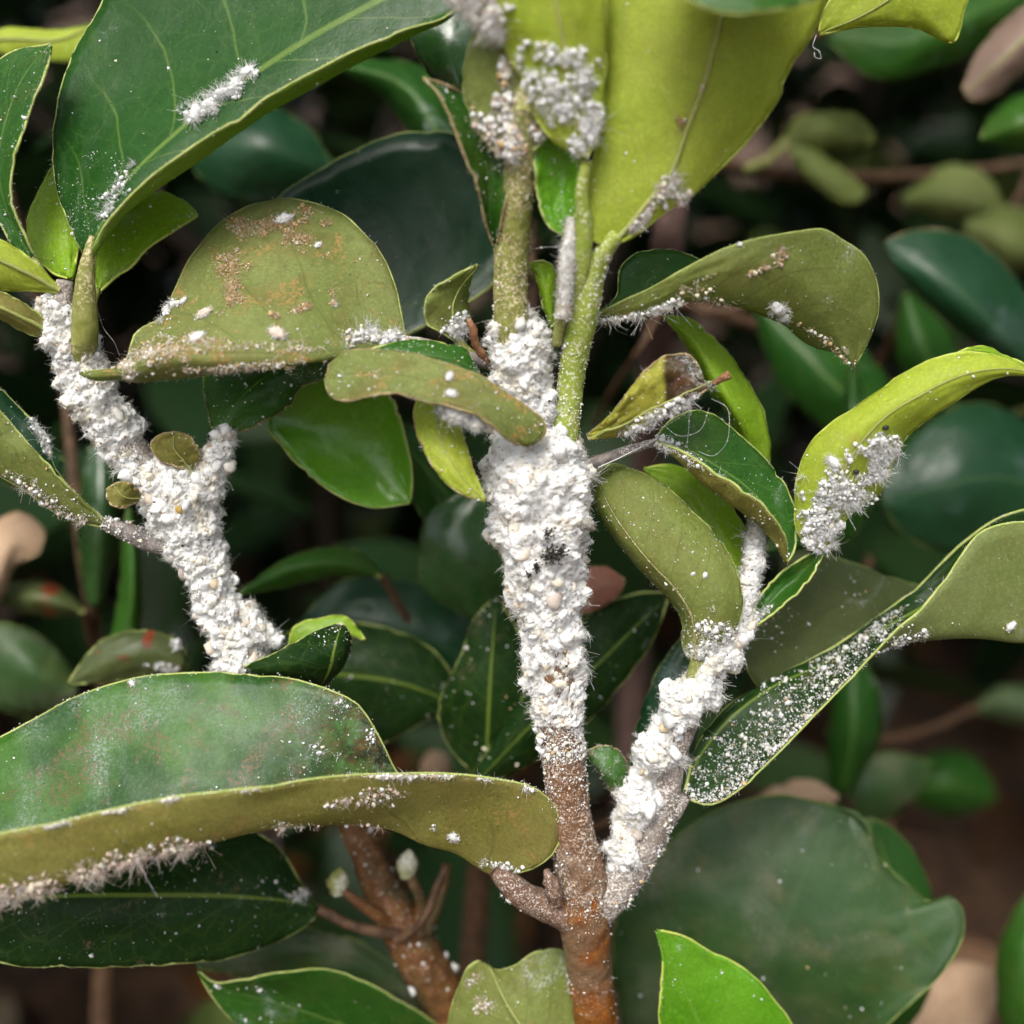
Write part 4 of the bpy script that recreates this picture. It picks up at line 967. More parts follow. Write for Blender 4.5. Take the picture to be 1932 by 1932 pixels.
# --- low gutter-shaped leaf and its neighbours
leaf('B1', SH, [([(958, 1648), (925, 1595), (880, 1540), (800, 1490), (746, 1457), (732, 1425), (707, 1376), (672, 1327), (633, 1306), (580, 1288), (510, 1276), (422, 1270), (334, 1272), (257, 1281), (186, 1302), (127, 1323), (70, 1355), (0, 1390), (-110, 1440), (-210, 1510), (-290, 1630)],
                 [0.5, 0.3, 0.15, 0.3, 0.35, 0.3, 0.1, -0.3]),
                ([(956, 1652), (905, 1612), (820, 1560), (700, 1520), (560, 1500), (400, 1510), (250, 1540), (100, 1590), (-110, 1625), (-290, 1632)], [0.55, 0.2, -0.2, -0.4, -0.5, -0.7, -1.0]),
                ([(954, 1660), (915, 1643), (872, 1610), (809, 1590), (767, 1567), (697, 1553), (598, 1555), (492, 1566), (404, 1587), (246, 1625), (176, 1650), (70, 1685), (0, 1699), (-110, 1722), (-210, 1700), (-290, 1634)], [0.55, 0.1, -0.6, -0.9, -1.1, -1.3, -1.6]),
                ([(960, 1650), (1006, 1638), (1031, 1622), (1052, 1600), (1059, 1555), (1041, 1513), (1006, 1485), (943, 1471), (837, 1460), (732, 1460), (626, 1465), (527, 1478), (422, 1492), (316, 1506), (211, 1527), (105, 1552), (0, 1573), (-110, 1596), (-210, 1612), (-290, 1631)], [0.5, 0.1, -0.5, -1.1, -1.3, -1.5, -1.8])],
     'T', M('top_dusty', 'und_brown'), rib=1.6, nu=40, nv=64, midrib=False, label='large trough-shaped leaf, dusty green inside and brownish olive outside',
     pet=[(930, 1640, 0.42, 12), (955, 1662, 0.45, 22), (985, 1688, 0.5, 26), (1025, 1708, 0.58, 28), (1085, 1735, 0.7, 30)], petmat=MAT['petiole_brown'])
stem('axil_bud', SH, [(1052, 1705, 0.42, 10), (1046, 1685, 0.36, 15), (1038, 1662, 0.34, 13), (1030, 1640, 0.34, 4)], MAT['petiole_brown'], ns=14, rough=0.5, nscale=1500, seed=21)
leaf('B5', SH, [([(1110, 2080), (960, 2090), (870, 2010), (846, 1930), (855, 1890), (869, 1857), (886, 1822), (904, 1812)], [1.1, 1.3, 1.3, 1.1]),
                ([(1112, 2070), (1040, 2020), (985, 1950), (945, 1880), (925, 1822)], [1.1, 0.9, 0.9, 1.1]),
                ([(1118, 2060), (1130, 1960), (1115, 1860), (1080, 1805), (1045, 1790), (1005, 1800), (965, 1825), (935, 1831), (908, 1814)], [1.1, 1.3, 1.4, 1.3, 1.1])],
     'U', M('top_dark', 'und_olive'), ribr=5, marginmat=MAT['margin'], label='olive leaf underside with a wavy edge beside the stalk base', pet=[(1110, 2070, 1.1, 9), (1125, 2110, 1.5, 12)])

# ------------------------------------------------------------------ branch at the side, forking in a Y
LB = thing('shrub_branch', 'wax-crusted side branch forking in a Y below the large dark leaf', 'shrub branch', P(560, 4300, 9.0))
stem('stem', LB, [(560, 4300, 9.0, 26), (540, 2500, 7.5, 30), (500, 1600, 3.6, 32), (472, 1330, 1.3, 33), (462, 1280, 0.85, 34), (440, 1210, 0.75, 33), (400, 1110, 0.65, 31), (372, 1020, 0.55, 30), (330, 940, 0.45, 30), (285, 885, 0.4, 28), (235, 830, 0.3, 30), (195, 770, 0.2, 30), (150, 695, 0.05, 30), (122, 630, -0.05, 28), (118, 575, -0.12, 22), (122, 530, -0.2, 15)],
     MAT['bark_grey'], ns=24, rough=0.06, seed=5)
stem('fork', LB, [(345, 955, 0.45, 28), (385, 910, 0.4, 25), (405, 870, 0.35, 20), (415, 835, 0.3, 15), (420, 810, 0.28, 11)], MAT['petiole'], ns=18, seed=6)
leaf('L1', LB, [([(158, 478), (140, 440), (112, 370), (100, 290), (107, 210), (130, 120), (175, 40), (215, -40), (330, -150), (480, -220)], [-0.3, 0.0, 0.25, 0.3, 0.1, -0.2]),
                ([(160, 480), (150, 400), (190, 280), (270, 170), (360, 60), (480, -50), (600, -140), (700, -180)], [-0.35, -0.15, 0.0, 0.0, -0.1, -0.3]),
                ([(166, 478), (195, 420), (246, 336), (316, 267), (400, 198), (481, 140), (580, 76), (679, 21), (780, -30), (880, -70)], [-0.42, -0.45, -0.4, -0.4, -0.45, -0.5]),
                ([(176, 482), (205, 440), (253, 387), (310, 345), (369, 306), (485, 221), (580, 168), (679, 112), (780, 60), (850, 20), (900, -50)], [-0.45, -0.6, -0.6, -0.6, -0.6, -0.55]),
                ([(174, 474), (192, 435), (240, 376), (309, 316), (390, 260), (471, 211), (500, 187), (527, 172), (600, 130), (679, 91), (760, 58), (850, 26), (900, -48)], [-0.5, -0.9, -1.0, -0.95, -0.9, -0.6])],
     'T', M('top_dark', 'und_fresh'), rib=2, nu=40, nv=60, midrib=False, label='large dark green leaf with woolly white mealybugs along its pale midrib',
     pet=[(176, 445, -0.42, 7), (168, 480, -0.42, 12), (162, 525, -0.36, 17), (160, 575, -0.28, 22), (160, 625, -0.2, 25), (152, 680, 0.0, 26), (150, 730, 0.2, 22)], petmat=MAT['bark_green'])
leaf('L2', LB, [([(58, 492), (30, 470), (0, 420), (-60, 330), (-75, 220), (-30, 140), (20, 100), (95, 84)], [-0.2, -0.3, -0.2, -0.1, -0.3]),
                ([(60, 490), (40, 450), (10, 380), (0, 300), (15, 220), (50, 140), (95, 85)], [-0.22, -0.3, -0.35, -0.35, -0.3]),
                ([(66, 488), (50, 450), (28, 400), (20, 345), (36, 270), (64, 190), (92, 120), (97, 88)], [-0.25, -0.5, -0.6, -0.5, -0.32])],
     'T', M('top_mid', 'und_olive'), ribr=4, pet=[(60, 488, -0.22, 8), (85, 525, -0.2, 9), (112, 570, -0.15, 9)])
leaf('L3', LB, [([(128, 525), (105, 518), (75, 493), (56, 457), (53, 420), (70, 370), (100, 315), (125, 285)], [-0.1, 0.2, 0.4, 0.5]),
                ([(132, 525), (118, 470), (112, 400), (115, 340), (126, 284)], [-0.12, 0.1, 0.3, 0.5]),
                ([(138, 522), (150, 460), (162, 400), (155, 330), (128, 283)], [-0.1, 0.2, 0.4, 0.5])],
     'T', M('top_lime', 'und_yellow'), nv=34, ribr=4, marginmat=MAT['margin_lime'])
leaf('L4', LB, [([(182, 552), (180, 480), (205, 420), (250, 378), (306, 363), (345, 378), (372, 405)], [0.2, 0.5, 0.7, 0.7]),
                ([(184, 552), (210, 478), (255, 440), (315, 412), (372, 406)], [0.2, 0.35, 0.5, 0.7]),
                ([(186, 552), (220, 522), (246, 503), (281, 467), (344, 425), (373, 407)], [0.2, 0.3, 0.45, 0.7])],
     'T', M('top_lime', 'und_yellow'), nv=34, ribr=4, marginmat=MAT['margin_lime'], pet=[(183, 545, 0.2, 7), (170, 590, 0.1, 8), (155, 640, 0.05, 8)])
leaf('L5', LB, [([(112, 545), (72, 502), (30, 470), (-20, 445), (-80, 440), (-150, 480)], [-0.25, -0.45, -0.6]),
                ([(112, 548), (60, 522), (10, 500), (-80, 478), (-150, 482)], [-0.25, -0.6, -0.7]),
                ([(110, 552), (60, 548), (0, 545), (-80, 530), (-150, 484)], [-0.25, -0.45, -0.6])],
     'U', M('top_mid', 'und_yellow'), nv=26, nu=16, marginmat=MAT['margin_lime'])
leaf('L5b', LB, [([(105, 625), (70, 590), (20, 560), (-50, 540), (-110, 562)], [-0.15, -0.4, -0.5]),
                 ([(100, 632), (50, 605), (0, 582), (-50, 562), (-110, 563)], [-0.15, -0.5, -0.5]),
                 ([(95, 640), (50, 628), (0, 600), (-50, 586), (-110, 564)], [-0.15, -0.35, -0.5])],
     'U', M('top_dark', 'und_brown'), nv=24, nu=14)
leaf('L6', LB, [([(360, 888), (320, 876), (294, 858), (285, 838), (300, 822), (330, 815)], [0.3, 0.1, 0.1]),
                ([(362, 886), (345, 862), (332, 845), (330, 816)], [0.3, 0.16, 0.1]),
                ([(366, 884), (378, 858), (368, 835), (350, 820), (331, 815)], [0.3, 0.1, 0.1])],
     'U', M('top_mid', 'und_brown'), nv=24, nu=14, ribr=2, marginmat=MAT['margin_brown'], pet=[(362, 885, 0.3, 6), (366, 910, 0.35, 8)])
leaf('L7', LB, [([(262, 945), (225, 958), (204, 945), (202, 925), (215, 914)], [0.1, -0.1, -0.1]),
                ([(264, 938), (235, 935), (216, 915)], [0.1, -0.08, -0.1]),
                ([(266, 932), (250, 916), (230, 910), (217, 913)], [0.1, -0.1, -0.1])],
     'U', M('top_mid', 'und_brown'), nv=20, nu=12, ribr=2, marginmat=MAT['margin_brown'])
leaf('L8', LB, [([(200, 985), (150, 938), (98, 886), (50, 832), (0, 776), (-50, 728), (-140, 700)], [0.35, -0.1, -0.3, -0.5]),
                ([(200, 987), (130, 940), (60, 880), (0, 840), (-50, 800), (-140, 702)], [0.35, -0.1, -0.35, -0.5]),
                ([(198, 992), (140, 978), (98, 958), (46, 919), (0, 893), (-50, 850), (-140, 704)], [0.38, 0.1, 0.0, -0.2]),
                ([(202, 984), (135, 925), (97, 872), (84, 820), (46, 778), (0, 735), (-50, 695), (-140, 698)], [0.4, 0.5, 0.5, 0.3])],
     'U', M('top_deep', 'und_olive'), rib=2, nu=30, ribr=3, pet=[(195, 985, 0.36, 13), (235, 1002, 0.42, 17), (290, 1022, 0.48, 22), (340, 1030, 0.52, 22)], petmat=MAT['petiole_grey'])
leaf('LF', LB, [([(404, 822), (394, 780), (384, 720), (386, 680), (420, 650)], [0.3, 0.5, 0.7, 0.7]),
                ([(412, 822), (440, 770), (490, 720), (560, 680), (640, 655)], [0.28, 0.25, 0.3, 0.4]),
                ([(424, 820), (468, 809), (500, 790), (548, 762), (560, 735), (612, 714), (680, 690)], [0.3, 0.35, 0.45, 0.5])],
     'T', M('top_mid', 'und_olive'), ribr=4, nv=36, marginmat=MAT['margin_brown'])
leaf('G9', LB, [([(560, 1300), (480, 1275), (457, 1268), (527, 1230), (598, 1192), (645, 1175)], [0.6, 0.5, 0.4, 0.3]),
                ([(605, 1295), (622, 1262), (632, 1220), (645, 1176)], [0.55, 0.15, 0.05, 0.3]),
                ([(612, 1294), (640, 1262), (660, 1226), (659, 1196), (647, 1176)], [0.6, 0.5, 0.4, 0.3])],
     'T', M('top_black', 'und_brown'), nv=30, nu=18, ribr=3, marginmat=MAT['margin'], pet=[(600, 1296, 0.58, 6), (560, 1330, 0.8, 7), (500, 1340, 0.9, 8)])
leaf('G9b', LB, [([(545, 1215), (552, 1188), (600, 1168), (650, 1164), (688, 1205)], [1.2, 1.3, 1.3]),
                 ([(548, 1220), (600, 1200), (650, 1195), (689, 1208)], [1.2, 1.2, 1.3])],
     'T', M('top_lime', 'und_yellow'), nv=20, nu=8, midrib=False, marginmat=MAT['margin_lime'], pet=[(548, 1217, 1.2, 5), (500, 1260, 1.0, 6)])
# ------------------------------------------------------------------ shoots behind
# rusty twig with buds
RT = thing('budding_twig', 'rust-brown twig with pale buds and a forked collar below the trough-shaped leaf', 'twig', P(1000, 4300, 11.0))
stem('stem', RT, [(1000, 4300, 11.0, 40), (930, 2300, 4.5, 40), (868, 1935, 3.0, 42), (830, 1870, 2.8, 43), (785, 1795, 2.6, 44), (750, 1730, 2.5, 40), (715, 1670, 2.45, 33), (690, 1610, 2.4, 28), (665, 1560, 2.4, 26), (640, 1500, 2.5, 22)], MAT['bark_rust'], ns=22, rough=0.08, seed=31)
for path, mt in (([(752, 1770, 2.2, 11), (780, 1755, 2.0, 8), (805, 1722, 1.9, 7), (822, 1680, 1.9, 8), (843, 1632, 1.9, 7)], 'bark_dark'),
                 ([(760, 1760, 2.3, 12), (715, 1758, 2.1, 11), (670, 1748, 2.0, 10), (600, 1714, 1.9, 11)], 'bark_dark'),
                 ([(735, 1745, 2.3, 15), (705, 1722, 2.1, 12), (680, 1705, 2.0, 10), (648, 1680, 2.0, 8)], 'bark_rust'),
                 ([(790, 1745, 2.4, 12), (795, 1705, 2.3, 11), (782, 1670, 2.2, 10), (772, 1648, 2.2, 9)], 'bark_rust'),
                 ([(800, 1760, 2.5, 14), (825, 1710, 2.5, 11), (838, 1660, 2.5, 10), (842, 1630, 2.5, 8)], 'bark_rust')):
    stem('twiglet', RT, path, MAT[mt], ns=12, rough=0.12, seed=path[0][0] * 0.1)
for (x, y, d, r) in ((770, 1630, 2.2, 19), (640, 1662, 2.0, 20)):
    stem('bud', RT, [(x - 2, y + 26, d, r * 0.55), (x - 3, y + 8, d, r), (x, y - 10, d, r * 0.85), (x + 3, y - 26, d, r * 0.2)], MAT['bud'], ns=14, rough=0.3, nscale=1600, seed=x)
leaf('B2', RT, [([(600, 1712), (582, 1690), (556, 1648), (525, 1600), (440, 1560), (300, 1570), (120, 1610), (-60, 1660)], [2.0, 1.9, 1.7, 1.3, 1.0]),
                ([(602, 1714), (540, 1700), (457, 1692), (281, 1689), (70, 1692), (-60, 1700)], [1.9, 1.4, 1.0, 0.8, 0.7]),
                ([(602, 1718), (580, 1743), (527, 1774), (457, 1801), (387, 1815), (316, 1819), (211, 1823), (105, 1824), (0, 1815), (-60, 1790)], [1.9, 1.5, 1.0, 0.8, 0.7])],
     'T', M('top_black', 'und_dark'), ribr=5, marginmat=MAT['margin'], label='dark leaf with a yellow-green midrib, strewn with white specks')
leaf('B3', RT, [([(900, 2010), (823, 1932), (749, 1886), (697, 1857), (650, 1836), (598, 1829), (527, 1836), (457, 1848), (397, 1851), (374, 1830)], [3.2, 2.4, 1.9, 1.5, 1.5]),
                ([(900, 2030), (780, 1980), (640, 1930), (520, 1890), (420, 1862), (374, 1832)], [3.0, 2.6, 2.2, 1.8, 1.5]),
                ([(890, 2060), (740, 2080), (600, 2050), (480, 1960), (400, 1880), (374, 1835)], [3.2, 2.6, 2.2, 1.8, 1.5])],
     'T', M('top_mid', 'und_dark'), ribr=5, pet=[(900, 2030, 3.0, 9), (940, 2080, 3.6, 11)])
leaf('B4', RT, [([(850, 1900), (760, 1830), (660, 1770), (560, 1750), (430, 1770), (370, 1820)], [3.4, 3.0, 2.8, 2.6]),
                ([(850, 1905), (720, 1850), (580, 1810), (370, 1822)], [3.2, 2.9, 2.7, 2.6]),
                ([(850, 1910), (720, 1900), (560, 1860), (370, 1826)], [3.4, 3.0, 2.8, 2.6])],
     'T', M('top_sheen', 'und_dark'), marginmat=MAT['margin_dark'], pet=[(850, 1905, 3.2, 9), (880, 1930, 3.2, 10)])

# low shoot beside the stalk
LS = thing('low_shoot', 'low shoot with one bright lime leaf and broad greyed leaves beside the orange-brown stalk', 'shrub shoot', P(1500, 4300, 12.0))
stem('stem', LS, [(1500, 4300, 12.0, 24), (1450, 2700, 6.0, 24), (1420, 2250, 4.5, 20), (1400, 2080, 3.6, 16)], MAT['bark_rust'], ns=16, seed=41)
leaf('B6', LS, [([(1390, 2110), (1300, 2050), (1247, 1975), (1243, 1930), (1246, 1885), (1249, 1798), (1238, 1755)], [2.0, 1.2, 0.8, 0.6]),
                ([(1395, 2110), (1350, 2000), (1305, 1900), (1270, 1820), (1239, 1756)], [2.0, 1.3, 0.9, 0.6]),
                ([(1405, 2110), (1500, 2030), (1505, 1960), (1481, 1914), (1450, 1875), (1414, 1838), (1376, 1812), (1330, 1790), (1288, 1766), (1239, 1754)], [2.0, 1.5, 1.2, 1.0, 0.6])],
     'T', M('top_bright', 'und_olive'), ribr=5, marginmat=MAT['margin_lime'], label='bright lime green pointed leaf', pet=[(1395, 2105, 2.0, 8), (1400, 2160, 3.0, 10)])
leaf('B7', LS, [([(1430, 2120), (1250, 2060), (1165, 1900), (1160, 1760), (1190, 1670), (1253, 1602), (1288, 1569), (1348, 1530), (1411, 1509), (1481, 1500)], [3.8, 3.2, 2.9, 2.8, 2.8]),
                ([(1440, 2120), (1400, 2000), (1400, 1850), (1450, 1700), (1530, 1560), (1560, 1515)], [3.6, 3.0, 2.5, 2.5, 2.8]),
                ([(1450, 2120), (1540, 2020), (1600, 1880), (1630, 1760), (1640, 1640), (1600, 1530)], [3.6, 2.9, 2.4, 2.4, 2.8]),
                ([(1460, 2120), (1600, 2010), (1675, 1932), (1762, 1850), (1801, 1801), (1819, 1752), (1815, 1717), (1793, 1690), (1752, 1703), (1720, 1675), (1675, 1636), (1650, 1600), (1643, 1569), (1622, 1537), (1576, 1521)], [3.6, 2.6, 2.2, 2.3, 2.6, 2.8])],
     'T', M('top_sheen', 'und_dark'), rib=1.2, nu=34, nv=54, marginmat=MAT['margin_dark'], midrib=False, ripple=0.05, label='very broad greyed green leaf, out of focus', pet=[(1440, 2115, 3.6, 9), (1430, 2250, 4.4, 11)])
leaf('B8', LS, [([(1500, 2050), (1600, 1800), (1600, 1620), (1610, 1545)], [4.4, 4.2, 4.0]),
                ([(1510, 2050), (1680, 1850), (1690, 1680), (1640, 1548)], [4.2, 3.9, 4.0]),
                ([(1520, 2050), (1740, 1900), (1765, 1720), (1740, 1640), (1690, 1570), (1640, 1540)], [4.4, 4.2, 4.0])],
     'T', M('top_dark', 'und_dark'), marginmat=MAT['margin_dark'], pet=[(1505, 2045, 4.4, 8), (1450, 2200, 4.6, 10)])

# shoot behind, dark leaves round the middle of the picture
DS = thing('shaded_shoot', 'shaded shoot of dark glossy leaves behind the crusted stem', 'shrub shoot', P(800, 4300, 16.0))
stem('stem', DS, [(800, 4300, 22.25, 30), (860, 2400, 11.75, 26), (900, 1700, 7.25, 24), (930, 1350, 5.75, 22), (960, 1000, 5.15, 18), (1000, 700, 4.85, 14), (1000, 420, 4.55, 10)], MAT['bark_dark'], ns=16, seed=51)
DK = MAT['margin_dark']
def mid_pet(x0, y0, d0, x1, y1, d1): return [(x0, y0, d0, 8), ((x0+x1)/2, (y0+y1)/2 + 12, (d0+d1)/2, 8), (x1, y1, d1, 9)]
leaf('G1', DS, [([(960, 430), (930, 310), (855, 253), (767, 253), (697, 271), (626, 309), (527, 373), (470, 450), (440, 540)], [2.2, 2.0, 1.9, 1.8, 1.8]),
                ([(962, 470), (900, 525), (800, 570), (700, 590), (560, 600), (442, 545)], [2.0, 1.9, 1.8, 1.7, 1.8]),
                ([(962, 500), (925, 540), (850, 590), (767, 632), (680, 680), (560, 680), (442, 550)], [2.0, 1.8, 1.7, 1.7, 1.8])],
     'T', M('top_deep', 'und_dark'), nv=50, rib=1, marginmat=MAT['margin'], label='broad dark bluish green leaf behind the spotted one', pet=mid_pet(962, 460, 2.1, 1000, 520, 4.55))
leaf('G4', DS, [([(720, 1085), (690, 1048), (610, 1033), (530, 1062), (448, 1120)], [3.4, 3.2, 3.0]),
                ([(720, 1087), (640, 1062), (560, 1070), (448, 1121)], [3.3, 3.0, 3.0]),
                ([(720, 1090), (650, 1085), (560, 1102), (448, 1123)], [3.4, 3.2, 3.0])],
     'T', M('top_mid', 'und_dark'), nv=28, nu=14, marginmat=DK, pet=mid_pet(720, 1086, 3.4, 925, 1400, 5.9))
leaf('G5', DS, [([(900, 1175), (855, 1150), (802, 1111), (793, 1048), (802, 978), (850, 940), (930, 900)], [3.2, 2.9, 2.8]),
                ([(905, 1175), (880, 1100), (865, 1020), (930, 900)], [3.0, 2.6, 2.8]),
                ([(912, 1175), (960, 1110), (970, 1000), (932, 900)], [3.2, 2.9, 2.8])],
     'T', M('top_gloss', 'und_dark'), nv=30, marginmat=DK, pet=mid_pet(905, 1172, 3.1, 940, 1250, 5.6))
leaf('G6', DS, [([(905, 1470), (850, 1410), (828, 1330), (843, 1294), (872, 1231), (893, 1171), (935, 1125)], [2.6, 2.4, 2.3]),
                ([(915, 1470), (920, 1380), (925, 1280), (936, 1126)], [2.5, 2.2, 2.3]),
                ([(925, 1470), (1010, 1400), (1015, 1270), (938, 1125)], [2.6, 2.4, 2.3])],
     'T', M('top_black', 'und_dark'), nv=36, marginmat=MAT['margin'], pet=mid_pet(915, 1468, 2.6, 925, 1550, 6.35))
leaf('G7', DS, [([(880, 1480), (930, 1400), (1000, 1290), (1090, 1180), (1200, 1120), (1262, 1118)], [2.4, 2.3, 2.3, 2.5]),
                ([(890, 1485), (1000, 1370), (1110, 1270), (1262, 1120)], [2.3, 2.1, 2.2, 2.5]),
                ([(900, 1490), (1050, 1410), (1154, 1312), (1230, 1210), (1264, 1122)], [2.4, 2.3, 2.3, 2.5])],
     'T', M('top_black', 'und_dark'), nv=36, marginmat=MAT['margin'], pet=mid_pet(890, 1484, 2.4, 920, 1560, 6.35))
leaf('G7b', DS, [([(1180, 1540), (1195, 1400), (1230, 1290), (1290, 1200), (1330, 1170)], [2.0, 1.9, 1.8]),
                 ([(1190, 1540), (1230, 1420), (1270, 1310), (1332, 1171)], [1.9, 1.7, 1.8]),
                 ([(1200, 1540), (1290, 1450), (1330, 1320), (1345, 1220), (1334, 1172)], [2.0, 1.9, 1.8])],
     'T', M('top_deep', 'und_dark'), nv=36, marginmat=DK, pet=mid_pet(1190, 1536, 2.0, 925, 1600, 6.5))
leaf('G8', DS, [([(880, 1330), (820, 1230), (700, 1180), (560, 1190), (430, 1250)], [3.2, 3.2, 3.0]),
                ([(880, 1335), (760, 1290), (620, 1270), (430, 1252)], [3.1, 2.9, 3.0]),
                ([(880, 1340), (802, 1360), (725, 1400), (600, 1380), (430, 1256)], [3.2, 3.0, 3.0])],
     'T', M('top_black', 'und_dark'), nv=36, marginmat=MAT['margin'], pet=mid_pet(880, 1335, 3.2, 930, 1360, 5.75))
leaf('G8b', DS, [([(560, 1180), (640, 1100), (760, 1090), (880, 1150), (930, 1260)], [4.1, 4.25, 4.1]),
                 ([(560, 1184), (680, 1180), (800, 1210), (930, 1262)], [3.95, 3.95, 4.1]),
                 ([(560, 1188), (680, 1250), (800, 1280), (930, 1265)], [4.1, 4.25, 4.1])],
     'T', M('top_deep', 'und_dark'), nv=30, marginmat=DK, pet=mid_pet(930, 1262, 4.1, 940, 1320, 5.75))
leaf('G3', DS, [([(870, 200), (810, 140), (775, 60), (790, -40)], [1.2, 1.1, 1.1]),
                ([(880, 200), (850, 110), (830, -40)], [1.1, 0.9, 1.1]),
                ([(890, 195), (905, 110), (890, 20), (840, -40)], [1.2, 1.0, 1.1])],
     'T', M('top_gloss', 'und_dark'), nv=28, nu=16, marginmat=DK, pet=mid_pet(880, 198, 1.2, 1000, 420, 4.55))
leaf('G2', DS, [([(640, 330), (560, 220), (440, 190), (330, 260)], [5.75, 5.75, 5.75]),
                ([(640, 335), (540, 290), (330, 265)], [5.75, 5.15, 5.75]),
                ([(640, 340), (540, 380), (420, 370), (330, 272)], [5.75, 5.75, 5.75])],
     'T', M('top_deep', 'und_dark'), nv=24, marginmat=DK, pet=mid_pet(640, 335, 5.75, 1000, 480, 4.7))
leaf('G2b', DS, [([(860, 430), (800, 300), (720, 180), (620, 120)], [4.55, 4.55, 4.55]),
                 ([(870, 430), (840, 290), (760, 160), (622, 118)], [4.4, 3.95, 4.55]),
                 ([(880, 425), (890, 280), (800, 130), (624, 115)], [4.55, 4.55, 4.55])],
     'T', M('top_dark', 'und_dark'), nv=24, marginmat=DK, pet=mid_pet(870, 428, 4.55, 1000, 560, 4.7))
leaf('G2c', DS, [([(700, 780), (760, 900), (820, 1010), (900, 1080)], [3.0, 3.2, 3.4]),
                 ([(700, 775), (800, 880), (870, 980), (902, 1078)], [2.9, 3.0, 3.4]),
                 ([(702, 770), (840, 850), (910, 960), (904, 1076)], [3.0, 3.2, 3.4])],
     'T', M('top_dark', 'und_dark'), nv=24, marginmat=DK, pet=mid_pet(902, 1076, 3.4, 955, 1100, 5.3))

# shoot at the picture's far side
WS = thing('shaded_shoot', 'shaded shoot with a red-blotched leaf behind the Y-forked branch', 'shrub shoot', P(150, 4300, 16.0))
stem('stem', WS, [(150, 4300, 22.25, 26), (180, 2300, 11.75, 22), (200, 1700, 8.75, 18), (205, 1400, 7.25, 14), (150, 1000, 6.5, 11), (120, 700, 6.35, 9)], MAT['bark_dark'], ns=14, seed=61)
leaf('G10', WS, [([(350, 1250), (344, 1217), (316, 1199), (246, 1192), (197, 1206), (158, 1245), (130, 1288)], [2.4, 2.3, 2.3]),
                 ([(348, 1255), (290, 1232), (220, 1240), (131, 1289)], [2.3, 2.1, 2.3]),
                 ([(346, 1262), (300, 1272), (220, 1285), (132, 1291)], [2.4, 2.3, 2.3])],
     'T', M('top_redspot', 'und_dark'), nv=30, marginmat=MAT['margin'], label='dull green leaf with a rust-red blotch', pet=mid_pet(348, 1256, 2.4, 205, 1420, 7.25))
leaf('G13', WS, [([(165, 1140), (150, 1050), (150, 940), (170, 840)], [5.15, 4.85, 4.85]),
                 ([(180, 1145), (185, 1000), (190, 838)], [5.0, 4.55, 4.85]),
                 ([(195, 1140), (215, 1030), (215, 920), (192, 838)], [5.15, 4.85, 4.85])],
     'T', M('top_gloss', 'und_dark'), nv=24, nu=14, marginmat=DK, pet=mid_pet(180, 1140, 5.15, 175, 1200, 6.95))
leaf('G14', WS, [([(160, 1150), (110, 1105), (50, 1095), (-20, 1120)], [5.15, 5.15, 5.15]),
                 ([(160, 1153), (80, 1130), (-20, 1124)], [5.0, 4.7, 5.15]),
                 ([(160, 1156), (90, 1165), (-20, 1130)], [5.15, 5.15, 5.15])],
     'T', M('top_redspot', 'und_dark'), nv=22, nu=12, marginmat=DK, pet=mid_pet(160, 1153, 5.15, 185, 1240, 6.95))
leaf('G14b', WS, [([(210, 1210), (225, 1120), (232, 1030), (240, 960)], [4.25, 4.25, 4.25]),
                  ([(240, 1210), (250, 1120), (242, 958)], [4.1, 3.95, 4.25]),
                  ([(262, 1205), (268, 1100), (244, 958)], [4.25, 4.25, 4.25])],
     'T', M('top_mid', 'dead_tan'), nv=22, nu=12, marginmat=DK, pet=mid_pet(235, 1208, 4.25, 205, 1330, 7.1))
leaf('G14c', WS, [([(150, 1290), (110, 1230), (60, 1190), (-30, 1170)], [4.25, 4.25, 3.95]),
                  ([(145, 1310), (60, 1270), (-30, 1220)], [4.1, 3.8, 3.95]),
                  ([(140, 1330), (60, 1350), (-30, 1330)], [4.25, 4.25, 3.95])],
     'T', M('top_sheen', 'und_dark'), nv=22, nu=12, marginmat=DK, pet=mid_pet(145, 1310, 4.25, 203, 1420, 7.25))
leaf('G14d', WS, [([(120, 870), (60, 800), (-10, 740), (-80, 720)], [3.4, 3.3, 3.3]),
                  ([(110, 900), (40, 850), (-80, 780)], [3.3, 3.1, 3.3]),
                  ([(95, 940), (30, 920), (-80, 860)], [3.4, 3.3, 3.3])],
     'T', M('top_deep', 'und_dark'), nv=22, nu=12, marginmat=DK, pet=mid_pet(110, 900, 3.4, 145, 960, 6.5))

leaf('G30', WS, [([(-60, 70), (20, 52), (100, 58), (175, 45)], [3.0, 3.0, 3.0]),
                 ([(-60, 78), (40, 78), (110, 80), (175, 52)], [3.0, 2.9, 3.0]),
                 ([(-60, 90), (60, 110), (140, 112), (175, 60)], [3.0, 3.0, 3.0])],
     'U', M('top_lime', 'und_yellow'), nv=22, nu=12, marginmat=DK, pet=mid_pet(-60, 78, 3.0, 120, 700, 6.3))
